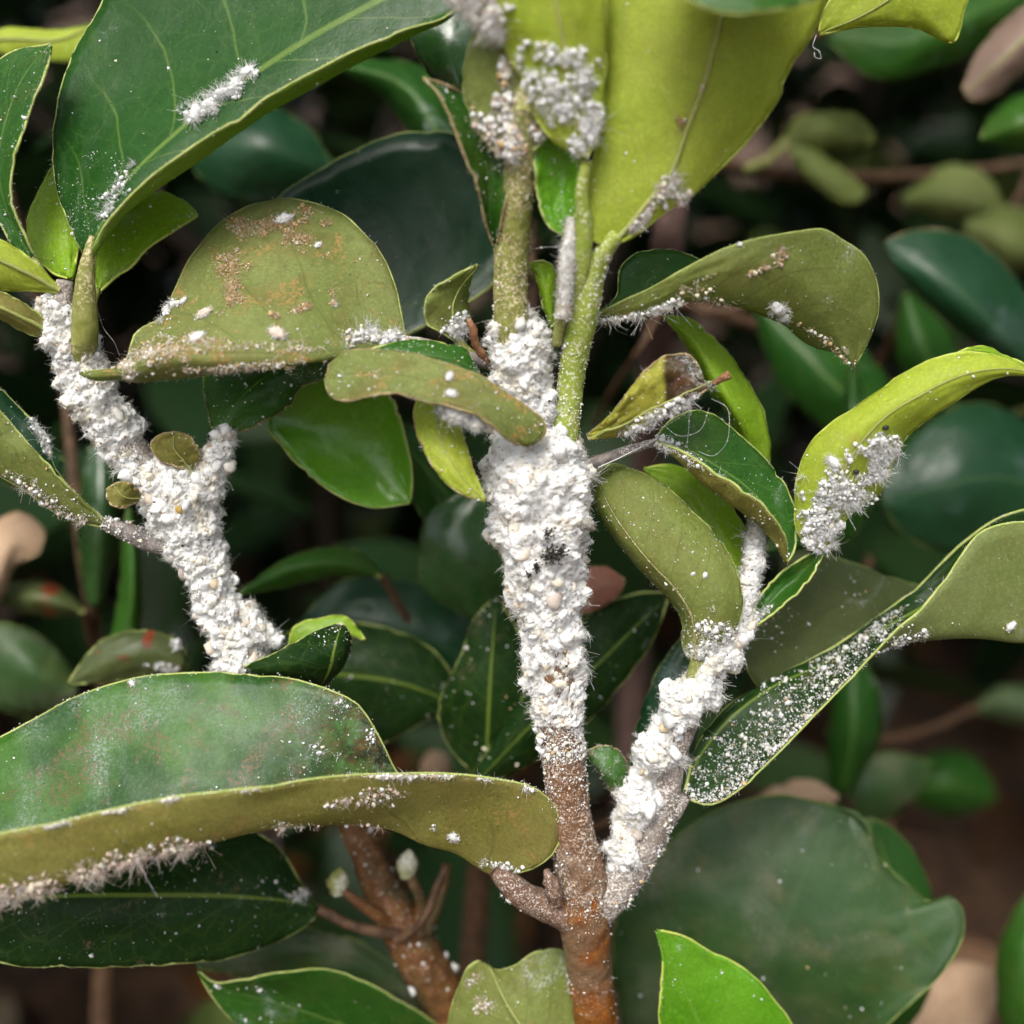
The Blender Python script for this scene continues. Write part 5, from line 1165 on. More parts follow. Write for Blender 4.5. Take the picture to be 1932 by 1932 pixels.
# shoots at the other side
ES = thing('shaded_shoot', 'blurred leafy shoot rising from a mauve-brown trunk behind the cupped leaf', 'shrub shoot', P(1200, 4300, 18.0))
stem('trunk', ES, [(1200, 4300, 25.25, 50), (1190, 2400, 22.25, 30), (1190, 1400, 17.75, 28), (1225, 800, 12.5, 30), (1250, 560, 8.45, 30), (1262, 440, 6.65, 30), (1275, 300, 6.35, 28), (1290, 60, 5.75, 22), (1300, -200, 5.45, 16)], MAT['bark_mauve'], ns=20, seed=71)
stem('side_twig', ES, [(1120, 800, 8.15, 7), (1160, 730, 6.35, 6), (1215, 645, 5.15, 6), (1260, 560, 6.05, 6)], MAT['bark_dark'], ns=10, seed=72)
stem('side_twig', ES, [(1245, 560, 7.25, 14), (1500, 640, 9.05, 12), (1750, 760, 10.25, 10), (2000, 820, 10.55, 8)], MAT['bark_dark'], ns=12, seed=73)
stem('side_twig', ES, [(1275, 300, 6.35, 14), (1500, 330, 9.65, 12), (1750, 330, 11.75, 10), (2000, 300, 12.35, 8)], MAT['bark_dark'], ns=12, seed=74)
leaf('G15', ES, [([(1990, 720), (1960, 590), (1886, 492), (1833, 450), (1762, 434), (1710, 439), (1671, 456)], [6.05, 5.45, 5.15]),
                 ([(1985, 730), (1900, 640), (1800, 540), (1672, 458)], [5.75, 4.85, 5.15]),
                 ([(1980, 740), (1850, 655), (1780, 600), (1727, 547), (1676, 484), (1670, 460)], [5.9, 5.3, 5.15])],
     'T', M('top_deep', 'dead_tan'), nv=34, marginmat=MAT['margin_brown'], pet=mid_pet(1985, 730, 6.05, 1900, 790, 10.4))
leaf('G17', ES, [([(2030, 240), (1960, 170), (1900, 185), (1866, 218), (1850, 262)], [5.15, 5.15, 5.15]),
                 ([(2030, 250), (1940, 230), (1850, 264)], [5.0, 4.7, 5.15]),
                 ([(2030, 265), (1940, 285), (1850, 267)], [5.15, 5.15, 5.15])],
     'T', M('top_mid', 'und_dark'), nv=24, nu=14, marginmat=DK, pet=mid_pet(2030, 250, 5.15, 2000, 300, 12.35))
leaf('G16', ES, [([(2020, -60), (1930, 10), (1880, 55), (1838, 110), (1816, 168)], [4.85, 4.85, 4.85]),
                 ([(2025, -30), (1940, 70), (1820, 182)], [4.7, 4.4, 4.85]),
                 ([(2030, 0), (1950, 120), (1890, 172), (1845, 192), (1820, 184)], [4.85, 4.85, 4.85])],
     'U', M('dead_pink', 'dead_pink'), nv=26, nu=14, marginmat=MAT['margin_brown'], label='pinkish brown dying leaf with an orange tip', pet=mid_pet(2025, -30, 4.85, 2000, 300, 12.35))
leaf('G19', ES, [([(2030, -120), (1850, -40), (1700, 10), (1560, 30)], [7.25, 7.25, 6.95]),
                 ([(2030, -60), (1850, 20), (1700, 80), (1560, 60)], [7.1, 6.8, 6.95]),
                 ([(2030, 0), (1900, 60), (1760, 130), (1660, 150), (1560, 80)], [7.25, 7.25, 6.95])],
     'T', M('top_mid', 'und_dark'), nv=26, marginmat=DK, pet=mid_pet(1560, 60, 6.95, 1290, 100, 5.9))
leaf('G18', ES, [([(1480, 262), (1500, 228), (1560, 212), (1620, 222), (1650, 256)], [8.75, 8.45, 8.75]),
                 ([(1482, 268), (1550, 246), (1650, 260)], [8.75, 8.3, 8.75]),
                 ([(1484, 276), (1560, 282), (1650, 266)], [8.75, 8.6, 8.75])],
     'T', M('und_pale', 'und_pale'), nv=20, nu=10, marginmat=MAT['margin_lime'], pet=mid_pet(1482, 268, 8.75, 1400, 320, 8.15))
leaf('G18b', ES, [([(1482, 262), (1550, 290), (1600, 330), (1634, 360)], [8.75, 8.6, 8.75]),
                  ([(1482, 266), (1530, 310), (1580, 350), (1630, 374)], [8.75, 8.45, 8.75]),
                  ([(1484, 270), (1510, 320), (1560, 365), (1600, 382), (1628, 378)], [8.75, 8.6, 8.75])],
     'T', M('und_pale', 'und_pale'), nv=20, nu=10, marginmat=MAT['margin_lime'], pet=mid_pet(1482, 266, 8.75, 1400, 325, 8.3))
leaf('G22', ES, [([(1990, 900), (1930, 790), (1830, 760), (1740, 810), (1680, 890), (1662, 945)], [6.35, 6.05, 5.75]),
                 ([(1985, 930), (1880, 900), (1770, 920), (1664, 948)], [6.05, 5.45, 5.75]),
                 ([(1980, 980), (1880, 1040), (1790, 1045), (1700, 1000), (1664, 952)], [6.35, 6.05, 5.75])],
     'T', M('top_deep', 'und_dark'), nv=30, marginmat=DK, pet=mid_pet(1985, 930, 6.35, 1950, 810, 10.55))
leaf('G22b', ES, [([(1430, 560), (1520, 590), (1620, 650), (1700, 760), (1740, 860)], [7.25, 6.95, 6.95]),
                  ([(1425, 570), (1500, 650), (1600, 750), (1740, 862)], [7.1, 6.5, 6.95]),
                  ([(1420, 580), (1460, 700), (1560, 810), (1738, 866)], [7.25, 6.95, 6.95])],
     'T', M('top_dark', 'und_dark'), nv=28, marginmat=DK, pet=mid_pet(1425, 570, 7.25, 1300, 580, 7.7))
leaf('G22c', ES, [([(1700, 560), (1690, 640), (1720, 740), (1800, 800)], [7.85, 7.85, 7.85]),
                  ([(1710, 555), (1740, 650), (1800, 798)], [7.7, 7.4, 7.85]),
                  ([(1720, 552), (1800, 640), (1802, 796)], [7.85, 7.85, 7.85])],
     'T', M('top_dark', 'und_dark'), nv=24, marginmat=DK, pet=mid_pet(1710, 558, 7.85, 1650, 700, 9.8))
leaf('G24', ES, [([(1600, 700), (1560, 900), (1480, 1000), (1440, 1040)], [5.15, 5.15, 4.85]),
                 ([(1610, 700), (1600, 880), (1540, 1000), (1442, 1042)], [5.0, 4.7, 4.85]),
                 ([(1620, 700), (1660, 880), (1600, 1020), (1444, 1044)], [5.15, 5.15, 4.85])],
     'T', M('top_dark', 'und_dark'), nv=24, marginmat=DK, pet=mid_pet(1610, 702, 5.15, 1600, 690, 9.5))
leaf('G25', ES, [([(1900, 400), (1860, 330), (1790, 310), (1700, 370)], [11.75, 11.75, 11.75]),
                 ([(1900, 405), (1800, 370), (1700, 376)], [11.75, 11.15, 11.75]),
                 ([(1900, 410), (1800, 420), (1700, 382)], [11.75, 11.75, 11.75])],
     'T', M('und_pale', 'und_pale'), nv=20, nu=10, marginmat=DK, pet=mid_pet(1900, 405, 11.75, 1950, 310, 12.2))
leaf('G26', ES, [([(1990, 480), (1950, 400), (1900, 390), (1820, 420)], [11.15, 11.15, 11.15]),
                 ([(1990, 490), (1900, 450), (1820, 428)], [11.15, 10.55, 11.15]),
                 ([(1990, 500), (1900, 510), (1820, 438)], [11.15, 11.15, 11.15])],
     'T', M('und_pale', 'und_pale'), nv=20, nu=10, marginmat=DK, pet=mid_pet(1990, 490, 11.15, 2000, 310, 12.35))

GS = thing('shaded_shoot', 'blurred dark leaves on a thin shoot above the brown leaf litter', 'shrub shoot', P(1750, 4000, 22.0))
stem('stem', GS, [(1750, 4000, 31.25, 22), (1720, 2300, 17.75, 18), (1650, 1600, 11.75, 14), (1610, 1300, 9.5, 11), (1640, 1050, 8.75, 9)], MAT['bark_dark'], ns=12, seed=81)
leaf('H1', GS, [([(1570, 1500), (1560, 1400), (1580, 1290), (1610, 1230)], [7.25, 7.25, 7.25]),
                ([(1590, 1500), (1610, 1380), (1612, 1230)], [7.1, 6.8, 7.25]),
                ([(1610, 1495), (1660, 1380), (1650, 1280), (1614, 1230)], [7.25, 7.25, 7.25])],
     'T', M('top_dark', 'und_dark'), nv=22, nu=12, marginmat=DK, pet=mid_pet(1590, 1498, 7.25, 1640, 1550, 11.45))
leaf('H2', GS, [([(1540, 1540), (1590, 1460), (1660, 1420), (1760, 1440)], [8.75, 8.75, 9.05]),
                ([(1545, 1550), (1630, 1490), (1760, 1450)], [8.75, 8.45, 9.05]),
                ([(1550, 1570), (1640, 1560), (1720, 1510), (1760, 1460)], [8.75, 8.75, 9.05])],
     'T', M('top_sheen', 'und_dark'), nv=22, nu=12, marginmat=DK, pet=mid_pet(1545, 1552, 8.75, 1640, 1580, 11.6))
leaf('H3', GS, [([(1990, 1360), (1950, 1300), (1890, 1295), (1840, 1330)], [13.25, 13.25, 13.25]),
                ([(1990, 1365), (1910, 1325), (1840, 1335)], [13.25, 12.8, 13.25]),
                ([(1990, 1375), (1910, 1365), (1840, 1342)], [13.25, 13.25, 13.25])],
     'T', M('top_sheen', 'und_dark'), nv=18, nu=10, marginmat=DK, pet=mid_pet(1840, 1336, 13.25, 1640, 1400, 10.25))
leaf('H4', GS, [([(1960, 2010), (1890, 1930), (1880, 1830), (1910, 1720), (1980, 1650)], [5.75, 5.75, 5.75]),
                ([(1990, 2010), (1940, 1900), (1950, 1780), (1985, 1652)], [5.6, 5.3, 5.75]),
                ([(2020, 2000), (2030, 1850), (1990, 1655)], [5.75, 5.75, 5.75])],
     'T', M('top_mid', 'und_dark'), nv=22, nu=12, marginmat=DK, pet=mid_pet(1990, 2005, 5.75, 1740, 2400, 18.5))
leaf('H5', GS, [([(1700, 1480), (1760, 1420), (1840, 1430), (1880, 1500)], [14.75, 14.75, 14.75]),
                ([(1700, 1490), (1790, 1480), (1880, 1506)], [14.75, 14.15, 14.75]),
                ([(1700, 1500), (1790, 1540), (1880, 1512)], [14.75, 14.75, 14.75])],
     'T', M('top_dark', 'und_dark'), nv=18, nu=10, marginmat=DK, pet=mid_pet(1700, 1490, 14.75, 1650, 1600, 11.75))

# dead leaves caught in the shrub
def dead(key, label, cols, mats, **k):
    root = thing('dead_leaf', label, 'dead leaf', P(*[np.array(v) for v in (*cols[0][0][0], cols[0][1][0])]), k.pop('group', None))
    leaf(key, root, cols, 'T', mats, name='blade', marginmat=MAT['margin_brown'], **k)
    return root
dead('D1', 'pale tan dead leaf, smooth and bent at an angle', [([(-70, 1180), (-30, 1010), (32, 966), (84, 1004), (76, 1040)], [4.85, 4.55, 4.55]),
      ([(-60, 1190), (-10, 1080), (30, 1030), (74, 1042)], [4.85, 4.25, 4.55]), ([(-40, 1195), (5, 1125), (32, 1066), (74, 1046)], [4.85, 4.55, 4.55])], M('dead_tan', 'dead_tan'), nv=22, nu=12)
dead('D2', 'reddish brown dead leaf lodged behind the crusted stem', [([(1085, 1150), (1095, 1080), (1140, 1070), (1178, 1092)], [2.4, 2.3, 2.3]),
      ([(1086, 1156), (1120, 1110), (1178, 1095)], [2.4, 2.1, 2.3]), ([(1088, 1162), (1130, 1148), (1165, 1125), (1179, 1098)], [2.4, 2.2, 2.3])], M('dead_red', 'dead_red'), nv=22, nu=12)
dead('D3', 'beige dead leaf tucked above the very broad greyed leaf', [([(1390, 1540), (1450, 1490), (1530, 1470), (1580, 1500)], [5.75, 5.45, 5.45]),
      ([(1390, 1545), (1480, 1520), (1582, 1504)], [5.75, 5.3, 5.45]), ([(1392, 1552), (1480, 1556), (1582, 1510)], [5.75, 5.6, 5.45])], M('dead_tan', 'dead_tan'), nv=20, nu=10)
dead('D4', 'tan dead leaf under the edge of the very broad greyed leaf', [([(1700, 1960), (1730, 1850), (1800, 1815), (1890, 1830)], [7.25, 7.25, 7.25]),
      ([(1740, 1990), (1790, 1890), (1892, 1840)], [7.25, 6.95, 7.25]), ([(1800, 1990), (1870, 1930), (1894, 1850)], [7.25, 7.25, 7.25])], M('dead_tan', 'dead_tan'), nv=20, nu=10)
dead('D5', 'small tan dead leaf showing through the gap beside the orange-brown stalk', [([(800, 1480), (795, 1440), (815, 1415), (845, 1425)], [7.25, 7.25, 7.25]),
      ([(810, 1490), (820, 1455), (847, 1430)], [7.25, 7.1, 7.25]), ([(830, 1490), (850, 1460), (848, 1436)], [7.25, 7.25, 7.25])], M('dead_tan', 'dead_tan'), nv=16, nu=8)
# ------------------------------------------------------------------ mealybug wax
crust('mealybug_colony', 'thick white wax crust on the stem, widest below the fork',
      [(1051, 1356, 0.2, 50), (1048, 1300, 0.15, 57), (1042, 1230, 0.1, 60), (1034, 1150, 0.05, 72), (1026, 1080, 0, 84), (1022, 1010, 0, 102), (1018, 950, 0, 112), (1014, 900, 0, 116), (1018, 860, 0, 108), (1030, 830, 0, 92), (1040, 808, 0, 66)],
      230, 1500, 9000, 1200, seed=1.0, core=0.84, hair=(0.6, 2.0), sootpatch=[(1042, 1050, -0.60, 16, 150), (1012, 1070, -0.55, 8, 40), (1060, 1040, -0.6, 10, 60), (1000, 1085, -0.5, 6, 25), (1035, 1005, -0.72, 14, 50)])
crust('mealybug_colony', 'white wax crust capping the stem just under its bare green length',
      [(1000, 830, 0.0, 76), (985, 780, -0.1, 74), (982, 730, -0.2, 70), (982, 680, -0.3, 68), (982, 640, -0.35, 62), (978, 605, -0.4, 48), (976, 582, -0.45, 24)],
      90, 800, 4800, 450, seed=2.0)
crust('mealybug_colony', 'fluffy bright white wax crust on the slanting side branch',
      [(1163, 1652, 0.6, 20), (1176, 1612, 0.55, 48), (1188, 1565, 0.5, 33), (1206, 1510, 0.42, 50), (1226, 1455, 0.37, 38), (1240, 1418, 0.34, 56), (1270, 1368, 0.3, 42), (1296, 1326, 0.22, 54), (1334, 1272, 0.15, 38), (1372, 1232, 0.12, 38), (1402, 1196, 0.12, 16)],
      150, 1100, 5600, 1200, seed=3.0, pal=([WHITE, CREAM, GREY], [0.88, 0.08, 0.04]), hair=(0.6, 1.8), core=0.70, lumpy=0.5)
crust('mealybug_colony', 'greyish white wax crust wrapping the upper arm of the Y-forked branch',
      [(258, 890, 0.4, 40), (238, 858, 0.35, 38), (220, 818, 0.3, 58), (194, 776, 0.2, 52), (166, 726, 0.1, 60), (146, 680, 0.05, 52), (126, 630, -0.05, 52), (110, 590, -0.1, 42), (88, 556, -0.15, 26)],
      130, 1000, 5400, 500, pal=PAL_GREYWAX, seed=4.0, hair=(0.4, 1.0))
crust('mealybug_colony', 'greyish white wax crust round the Y junction and the branch below it',
      [(466, 1275, 0.8, 58), (458, 1235, 0.78, 58), (432, 1180, 0.72, 52), (402, 1120, 0.65, 50), (382, 1060, 0.6, 48), (365, 1010, 0.55, 60), (338, 960, 0.48, 76), (310, 920, 0.45, 70), (282, 895, 0.42, 52), (262, 880, 0.4, 40)],
      190, 1400, 7400, 700, pal=PAL_GREYWAX, seed=5.0, hair=(0.4, 1.0))
crust('mealybug_colony', 'wax crust on the short arm of the Y leading to a mottled leaf',
      [(352, 950, 0.45, 50), (390, 905, 0.4, 36), (408, 868, 0.35, 30), (420, 835, 0.3, 25), (428, 808, 0.28, 18)],
      60, 600, 3600, 400, pal=PAL_GREYWAX, seed=6.0, hair=(0.3, 0.8))
crust('mealybug_colony', 'knobbly wax spur jutting from the lower part of the Y-forked branch',
      [(462, 1135, 0.55, 16), (470, 1160, 0.55, 22), (485, 1185, 0.6, 24), (505, 1200, 0.6, 18), (528, 1203, 0.6, 10)],
      24, 220, 1500, 120, pal=PAL_GREYWAX, seed=7.0, hair=(0.3, 0.8))
crust('mealybug_colony', 'powdery wax sleeve on the upright shoot behind the broad curved leaf',
      [(1395, 1205, 0.15, 24), (1406, 1140, 0.22, 26), (1416, 1080, 0.3, 25), (1424, 1030, 0.4, 20), (1428, 985, 0.48, 12)], 24, 500, 3000, 300, pal=PAL_GREYWAX, seed=8.0, lumpy=0.35)
crust('mealybug_colony', 'cream powder coating the thin stalk between the two upper stems',
      [(1078, 412, -1.08, 8), (1076, 440, -1.08, 13), (1070, 500, -1.0, 14), (1066, 560, -0.88, 14), (1060, 600, -0.78, 11)], 0, 320, 2400, 120, pal=([WHITE, CREAM, TAN], [0.55, 0.35, 0.1]), seed=9.0, hair=(0.2, 0.6))

# wool on leaves
wool('mealybug_colony', 'row of fluffy white mealybug wool along the midrib of the large dark leaf', 'L1', [(445, 172, 42, 17, -33), (390, 212, 40, 20, -25)], 60, 900, 700, hair=(0.6, 1.5), high=1.0, ur=(-1, 0.25))
wool('mealybug_colony', 'small white wool patch near the base of the large dark leaf', 'L1', [(222, 358, 18, 44, 38), (208, 390, 12, 26, 38)], 30, 500, 260, hair=(0.3, 0.9), high=0.5, ur=(-1, 0.3))
wool('mealybug_colony', 'big tuft of white wool at the base of the yellow-green top leaf', 'C3', [(1055, 180, 70, 58, 20), (1108, 230, 26, 60, -8), (1020, 150, 42, 22, 30), (1100, 150, 34, 40, 0), (1060, 110, 60, 26, 10), (1090, 275, 22, 26, 0), (1000, 175, 30, 30, 0)], 260, 3000, 1300, high=0.9, hair=(0.4, 1.3), mid=(0.15, 0.4))
wool('mealybug_colony', 'grey-white wool mass on the outer edge of the yellow-green top leaf', 'C3', [(870, 15, 90, 45, 25), (930, 55, 36, 20, 40)], 260, 2600, 1500, high=1.6, hair=(0.6, 1.8), pal=([WHITE*0.9, PINK*0.95, CREAM], [0.7, 0.15, 0.15]), mid=(0.2, 0.45))
wool('mealybug_colony', 'pinkish white wool clump where the green stem meets the top leaves', 'C4', [(970, 235, 58, 60, 0), (955, 140, 14, 36, 10), (965, 285, 36, 26, 0), (1015, 245, 36, 34, 0), (930, 250, 20, 30, -30), (985, 190, 50, 24, 0)], 220, 2600, 900, high=0.9, hair=(0.4, 1.2), pal=([WHITE*0.95, PINK, CREAM, TAN], [0.55, 0.18, 0.2, 0.07]), mid=(0.2, 0.5))
wool('mealybug_colony', 'wool strand along the midrib of the large yellow-green leaf', 'C1', [(1250, 360, 26, 42, 42), (1212, 408, 15, 36, 42), (1285, 372, 20, 20, 0)], 60, 1000, 520, high=0.8, hair=(0.4, 1.1), pal=([WHITE*0.9, PINK, CREAM], [0.6, 0.25, 0.15]))
wool('mealybug_colony', 'tan speckles along the upper midrib of the large yellow-green leaf', 'C1', [(1310, 185, 40, 9, -55), (1283, 240, 30, 8, -60)], 6, 260, 40, high=0.2, hair=(0.2, 0.5), pal=PAL_BROWN)
wool('mealybug_colony', 'fringe of white wool hanging under the midrib of the cupped leaf', 'C22', [(1190, 590, 80, 18, -8), (1260, 570, 36, 14, 0), (1140, 600, 30, 12, 0)], 110, 1400, 620, high=0.8, hair=(0.5, 1.7), ur=(-0.35, 0.25), droop=1.3, pal=([WHITE, CREAM, TAN], [0.75, 0.17, 0.08]))
wool('mealybug_colony', 'tan crumbs along the outer midrib of the cupped leaf', 'C22', [(1340, 562, 60, 9, 8), (1540, 628, 60, 8, 30), (1590, 670, 20, 6, 45), (1310, 545, 50, 8, -10), (1330, 520, 20, 6, -30)], 30, 700, 160, high=0.3, hair=(0.2, 0.6), ur=(-0.6, 0.25), pal=([CREAM, TAN, WHITE], [0.45, 0.4, 0.15]))
wool('mealybug_colony', 'tan curved mealybug crust high on the cupped leaf', 'C22', [(1468, 485, 9, 24, 20), (1440, 505, 20, 8, -25), (1420, 515, 12, 7, -20)], 30, 420, 160, high=0.4, hair=(0.3, 0.7), pal=([TAN*0.9, PINK, CREAM], [0.5, 0.3, 0.2]))
wool('mealybug_colony', 'shaggy white wool covering the lower part of the arching yellow-green leaf', 'C15', [(1572, 925, 62, 36, -25), (1540, 985, 44, 50, 25), (1605, 940, 46, 26, -10), (1525, 1030, 30, 36, 30)], 380, 3600, 2200, high=1.2, hair=(0.4, 1.1))
wool('mealybug_colony', 'upper tuft of shaggy wool on the arching yellow-green leaf', 'C15', [(1660, 845, 44, 30, -5), (1655, 885, 30, 22, -40)], 140, 1500, 1000, high=0.9, hair=(0.4, 1.0))
crust('mealybug_colony', 'cottony wool ball hanging under the strip-shaped leaf', [(826, 770, -0.92, 8), (842, 776, -0.95, 17), (866, 784, -0.97, 24), (892, 790, -0.95, 25), (912, 798, -0.92, 17), (922, 803, -0.9, 7)], 26, 260, 1700, 500, pal=PAL_PURE, seed=12.0, hair=(0.4, 1.1), lumpy=0.4)
wool('mealybug_colony', 'white wool on the stalk end of the spotted leaf', 'L10', [(700, 637, 44, 18, 0), (665, 640, 26, 14, 0), (735, 640, 26, 12, 0)], 90, 1000, 500, high=0.9, hair=(0.4, 1.3))
wool('mealybug_colony', 'grainy tan and white crust along the lower fold of the spotted leaf', 'L10', [(480, 655, 190, 10, -4), (380, 648, 70, 16, 10), (300, 668, 60, 22, 0), (560, 662, 80, 9, -3), (240, 690, 20, 14, 0), (440, 690, 120, 8, -4)], 420, 4500, 300, high=0.3, mid=(0.08, 0.2), hair=(0.2, 0.7), pal=([CREAM, TAN, WHITE, BROWN], [0.4, 0.25, 0.25, 0.1]))
wool('mealybug_colony', 'tan crumbly crust patches on the face of the spotted leaf', 'L10', [(505, 428, 75, 20, -6), (550, 448, 30, 20, 20), (578, 403, 16, 18, 0), (615, 424, 20, 8, -10), (438, 505, 30, 24, 0), (440, 550, 18, 44, 5), (628, 560, 6, 22, -5), (570, 585, 22, 9, -25), (520, 600, 16, 8, 0), (430, 490, 22, 12, 0), (470, 440, 26, 10, -15), (530, 432, 40, 12, 10)], 500, 6500, 150, high=0.3, grain=(0.04, 0.12), mid=(0.08, 0.18), hair=(0.15, 0.4), pal=([TAN*1.05, CREAM*0.85, BROWN*1.2], [0.55, 0.30, 0.15]))
wool('mealybug_colony', 'white powder heap on the margin of the spotted leaf', 'L10', [(318, 582, 12, 22, 30), (340, 578, 8, 8, 0)], 24, 300, 60, high=0.7, hair=(0.2, 0.6))
wool('mealybug_colony', 'wool at the dry stub beside the small curled leaf', 'C8', [(860, 620, 26, 26, 0), (875, 640, 20, 16, 0)], 80, 800, 300, high=0.9, hair=(0.3, 1.0))
wool('mealybug_colony', 'white fluff under the withered yellow leaf', 'C11', [(1270, 770, 70, 18, -28), (1215, 800, 40, 12, -20), (1310, 748, 24, 12, -25)], 100, 1300, 460, high=0.8, ur=(0.1, 1), hair=(0.3, 1.1), droop=0.8)
wool('mealybug_colony', 'streak of white wool on the stalk end of the dark folded leaf', 'C12', [(1255, 838, 36, 12, 25), (1300, 862, 46, 9, 32)], 50, 700, 260, high=0.6, hair=(0.3, 0.9))
wool('mealybug_colony', 'long pinkish woolly fringe under the trough-shaped leaf', 'B1', [(60, 1672, 90, 26, -14), (160, 1640, 70, 22, -18), (260, 1612, 70, 18, -16), (340, 1595, 60, 14, -14)], 260, 3200, 2600, high=0.8, hair=(0.6, 1.6), pal=PAL_PINK, ur=(0.0, 1.0), droop=1.2)
wool('mealybug_colony', 'thin fringe of hairs under the middle of the trough-shaped leaf', 'B1', [(550, 1556, 60, 8, 0), (700, 1552, 60, 8, 4), (380, 1586, 40, 7, -10)], 10, 260, 220, high=0.3, hair=(0.4, 0.9), pal=PAL_PINK, ur=(0.0, 1.0), droop=1.5)
wool('mealybug_colony', 'pale crumbly smear on the outer face of the trough-shaped leaf', 'B1', [(700, 1500, 50, 16, -8), (650, 1510, 40, 8, -10), (740, 1490, 30, 10, 0)], 30, 700, 120, high=0.3, hair=(0.2, 0.5), pal=PAL_PINK, ur=(0.2, 1.0))
wool('mealybug_colony', 'white felt disc near the stalk of the trough-shaped leaf', 'B1', [(945, 1630, 30, 13, 10), (855, 1580, 10, 8, 0), (820, 1560, 14, 8, 0)], 30, 500, 150, high=0.3, hair=(0.2, 0.6), ur=(0.2, 1.0))
wool('mealybug_colony', 'white flakes scattered at the far end of the trough-shaped leaf', 'B1', [(650, 1330, 22, 14, 20), (590, 1410, 26, 6, 15), (603, 1420, 10, 14, 0), (634, 1428, 10, 10, 0), (700, 1390, 10, 22, 0)], 20, 420, 40, high=0.25, hair=(0.2, 0.5), ur=(-1, 0.0), vr=(0.2, 1))
wool('mealybug_colony', 'white wool on the upper rim of the leaf beside the Y-forked branch', 'L8', [(70, 810, 12, 40, -40), (88, 850, 9, 26, -15)], 40, 600, 220, high=0.6, hair=(0.3, 0.8), ur=(0.3, 1))
wool('mealybug_colony', 'pinkish white wool along the lower keel of the leaf beside the Y-forked branch', 'L8', [(60, 915, 60, 12, 30), (110, 955, 40, 12, 32), (140, 970, 30, 10, 20)], 60, 900, 400, high=0.7, hair=(0.3, 0.9), pal=([PINK, WHITE, CREAM], [0.35, 0.45, 0.2]), ur=(-0.4, 0.3), droop=0.8)
wool('mealybug_colony', 'white smear on the shoulder of the pale leaf end by the folded dark leaf', 'C18', [(1700, 1205, 40, 14, -15), (1740, 1195, 14, 10, 0)], 20, 420, 160, high=0.6, hair=(0.3, 0.8), ur=(0.2, 1))
wool('mealybug_colony', 'two blurred white wool balls on the red-blotched leaf', 'G10', [(316, 1262, 30, 14, 10), (335, 1212, 16, 14, 0)], 40, 400, 160, high=1.0, hair=(0.3, 0.9))
wool('mealybug_colony', 'pale felt on the wavy-edged leaf beside the stalk base', 'B5', [(893, 1850, 22, 12, -50), (915, 1895, 18, 22, -30)], 16, 360, 90, high=0.2, hair=(0.2, 0.5), pal=PAL_PINK)
wool('mealybug_colony', 'green-white wool wisp under the trough-shaped leaf near the buds', 'B2', [(560, 1690, 26, 12, 0)], 10, 200, 120, high=0.5, hair=(0.4, 1.2))

wool('mealybug_colony', 'white and cream clumps sitting along the near rim of the trough-shaped leaf', 'B1', [(110, 1552, 26, 8, -12), (220, 1526, 30, 8, -12), (325, 1506, 22, 7, -10), (480, 1484, 40, 6, -8), (740, 1462, 60, 6, 0), (830, 1461, 50, 6, 0), (1000, 1484, 22, 8, 25), (915, 1468, 20, 5, 8)], 70, 1500, 160, high=0.4, mid=(0.12, 0.3), hair=(0.2, 0.5), pal=([WHITE, CREAM, TAN], [0.62, 0.28, 0.10]), ur=(0.86, 1.0))

wool('mealybug_colony', 'white tufts spreading from the slanting branch onto the base of the broad curved leaf', 'C14', [(1330, 1225, 40, 26, -30), (1375, 1200, 26, 30, 20), (1345, 1190, 20, 30, 0)], 60, 1300, 500, high=0.6, hair=(0.3, 0.9), vr=(0, 0.25))
wool('mealybug_colony', 'white tufts at the base of the dark wing-like leaf strip', 'C16', [(1425, 1175, 24, 16, -40), (1450, 1150, 14, 8, -40)], 20, 400, 160, high=0.5, hair=(0.3, 0.8))

# wax grains heaped on the folded dark leaf and loose dust on many leaves
wool('wax_grains', 'rounded white wax grains heaped along the folded dark leaf', 'C18', [(1390, 1430, 80, 60, -42), (1460, 1365, 120, 62, -42), (1560, 1275, 110, 40, -40), (1380, 1490, 90, 24, -20), (1650, 1200, 90, 22, -40)], 1000, 3200, 30, high=0.35, mid=(0.06, 0.19), hair=(0.2, 0.4), pal=([WHITE*0.95, GREY*1.3, CREAM, TAN], [0.72, 0.16, 0.08, 0.04]), ur=(-0.5, 1), cat='wax grains')
dust('L1', 700, region=None, ur=(-1, 0), vr=(0.02, 0.22), size=(0.02, 0.055)); dust('L1', 250, size=(0.03, 0.09)); dust('L1', 260, pal=([SOOT], [1.0]), size=(0.03, 0.05), name='sooty_specks')
for k, n in (('L10', 500), ('L11', 260), ('C10', 140), ('C14', 420), ('C15', 160), ('C22', 220), ('C12', 260), ('C9', 160), ('C11', 240), ('C6', 120), ('C5', 160), ('C8', 60), ('L2', 260), ('L3', 160), ('L4', 100), ('L6', 60), ('L8', 420), ('LF', 240), ('C1', 120), ('C13', 70), ('C20', 200), ('B5', 160), ('B6', 120), ('C4', 60), ('G9', 160), ('C7', 60)):
    dust(k, n, size=(0.035, 0.095)); edge_dust(k, max(60, n // 2))
dust('B1', 700, ur=(-1, 0.0), size=(0.03, 0.08)); dust('B1', 900, ur=(-1, 0.1), vr=(0.12, 0.36), size=(0.03, 0.10)); edge_dust('B1', 420, size=(0.03, 0.11))
dust('B1', 260, ur=(0.2, 1), size=(0.03, 0.07)); edge_dust('L1', 220); edge_dust('C18', 260)
dust('C14', 110, region=[(1340, 1200, 60, 60, 0)], size=(0.04, 0.13))
dust('B2', 70, size=(0.08, 0.26), side='T'); dust('B2', 300, size=(0.03, 0.08), side='T'); dust('B3', 120, size=(0.04, 0.14), side='T'); edge_dust('B2', 60); edge_dust('B3', 60)
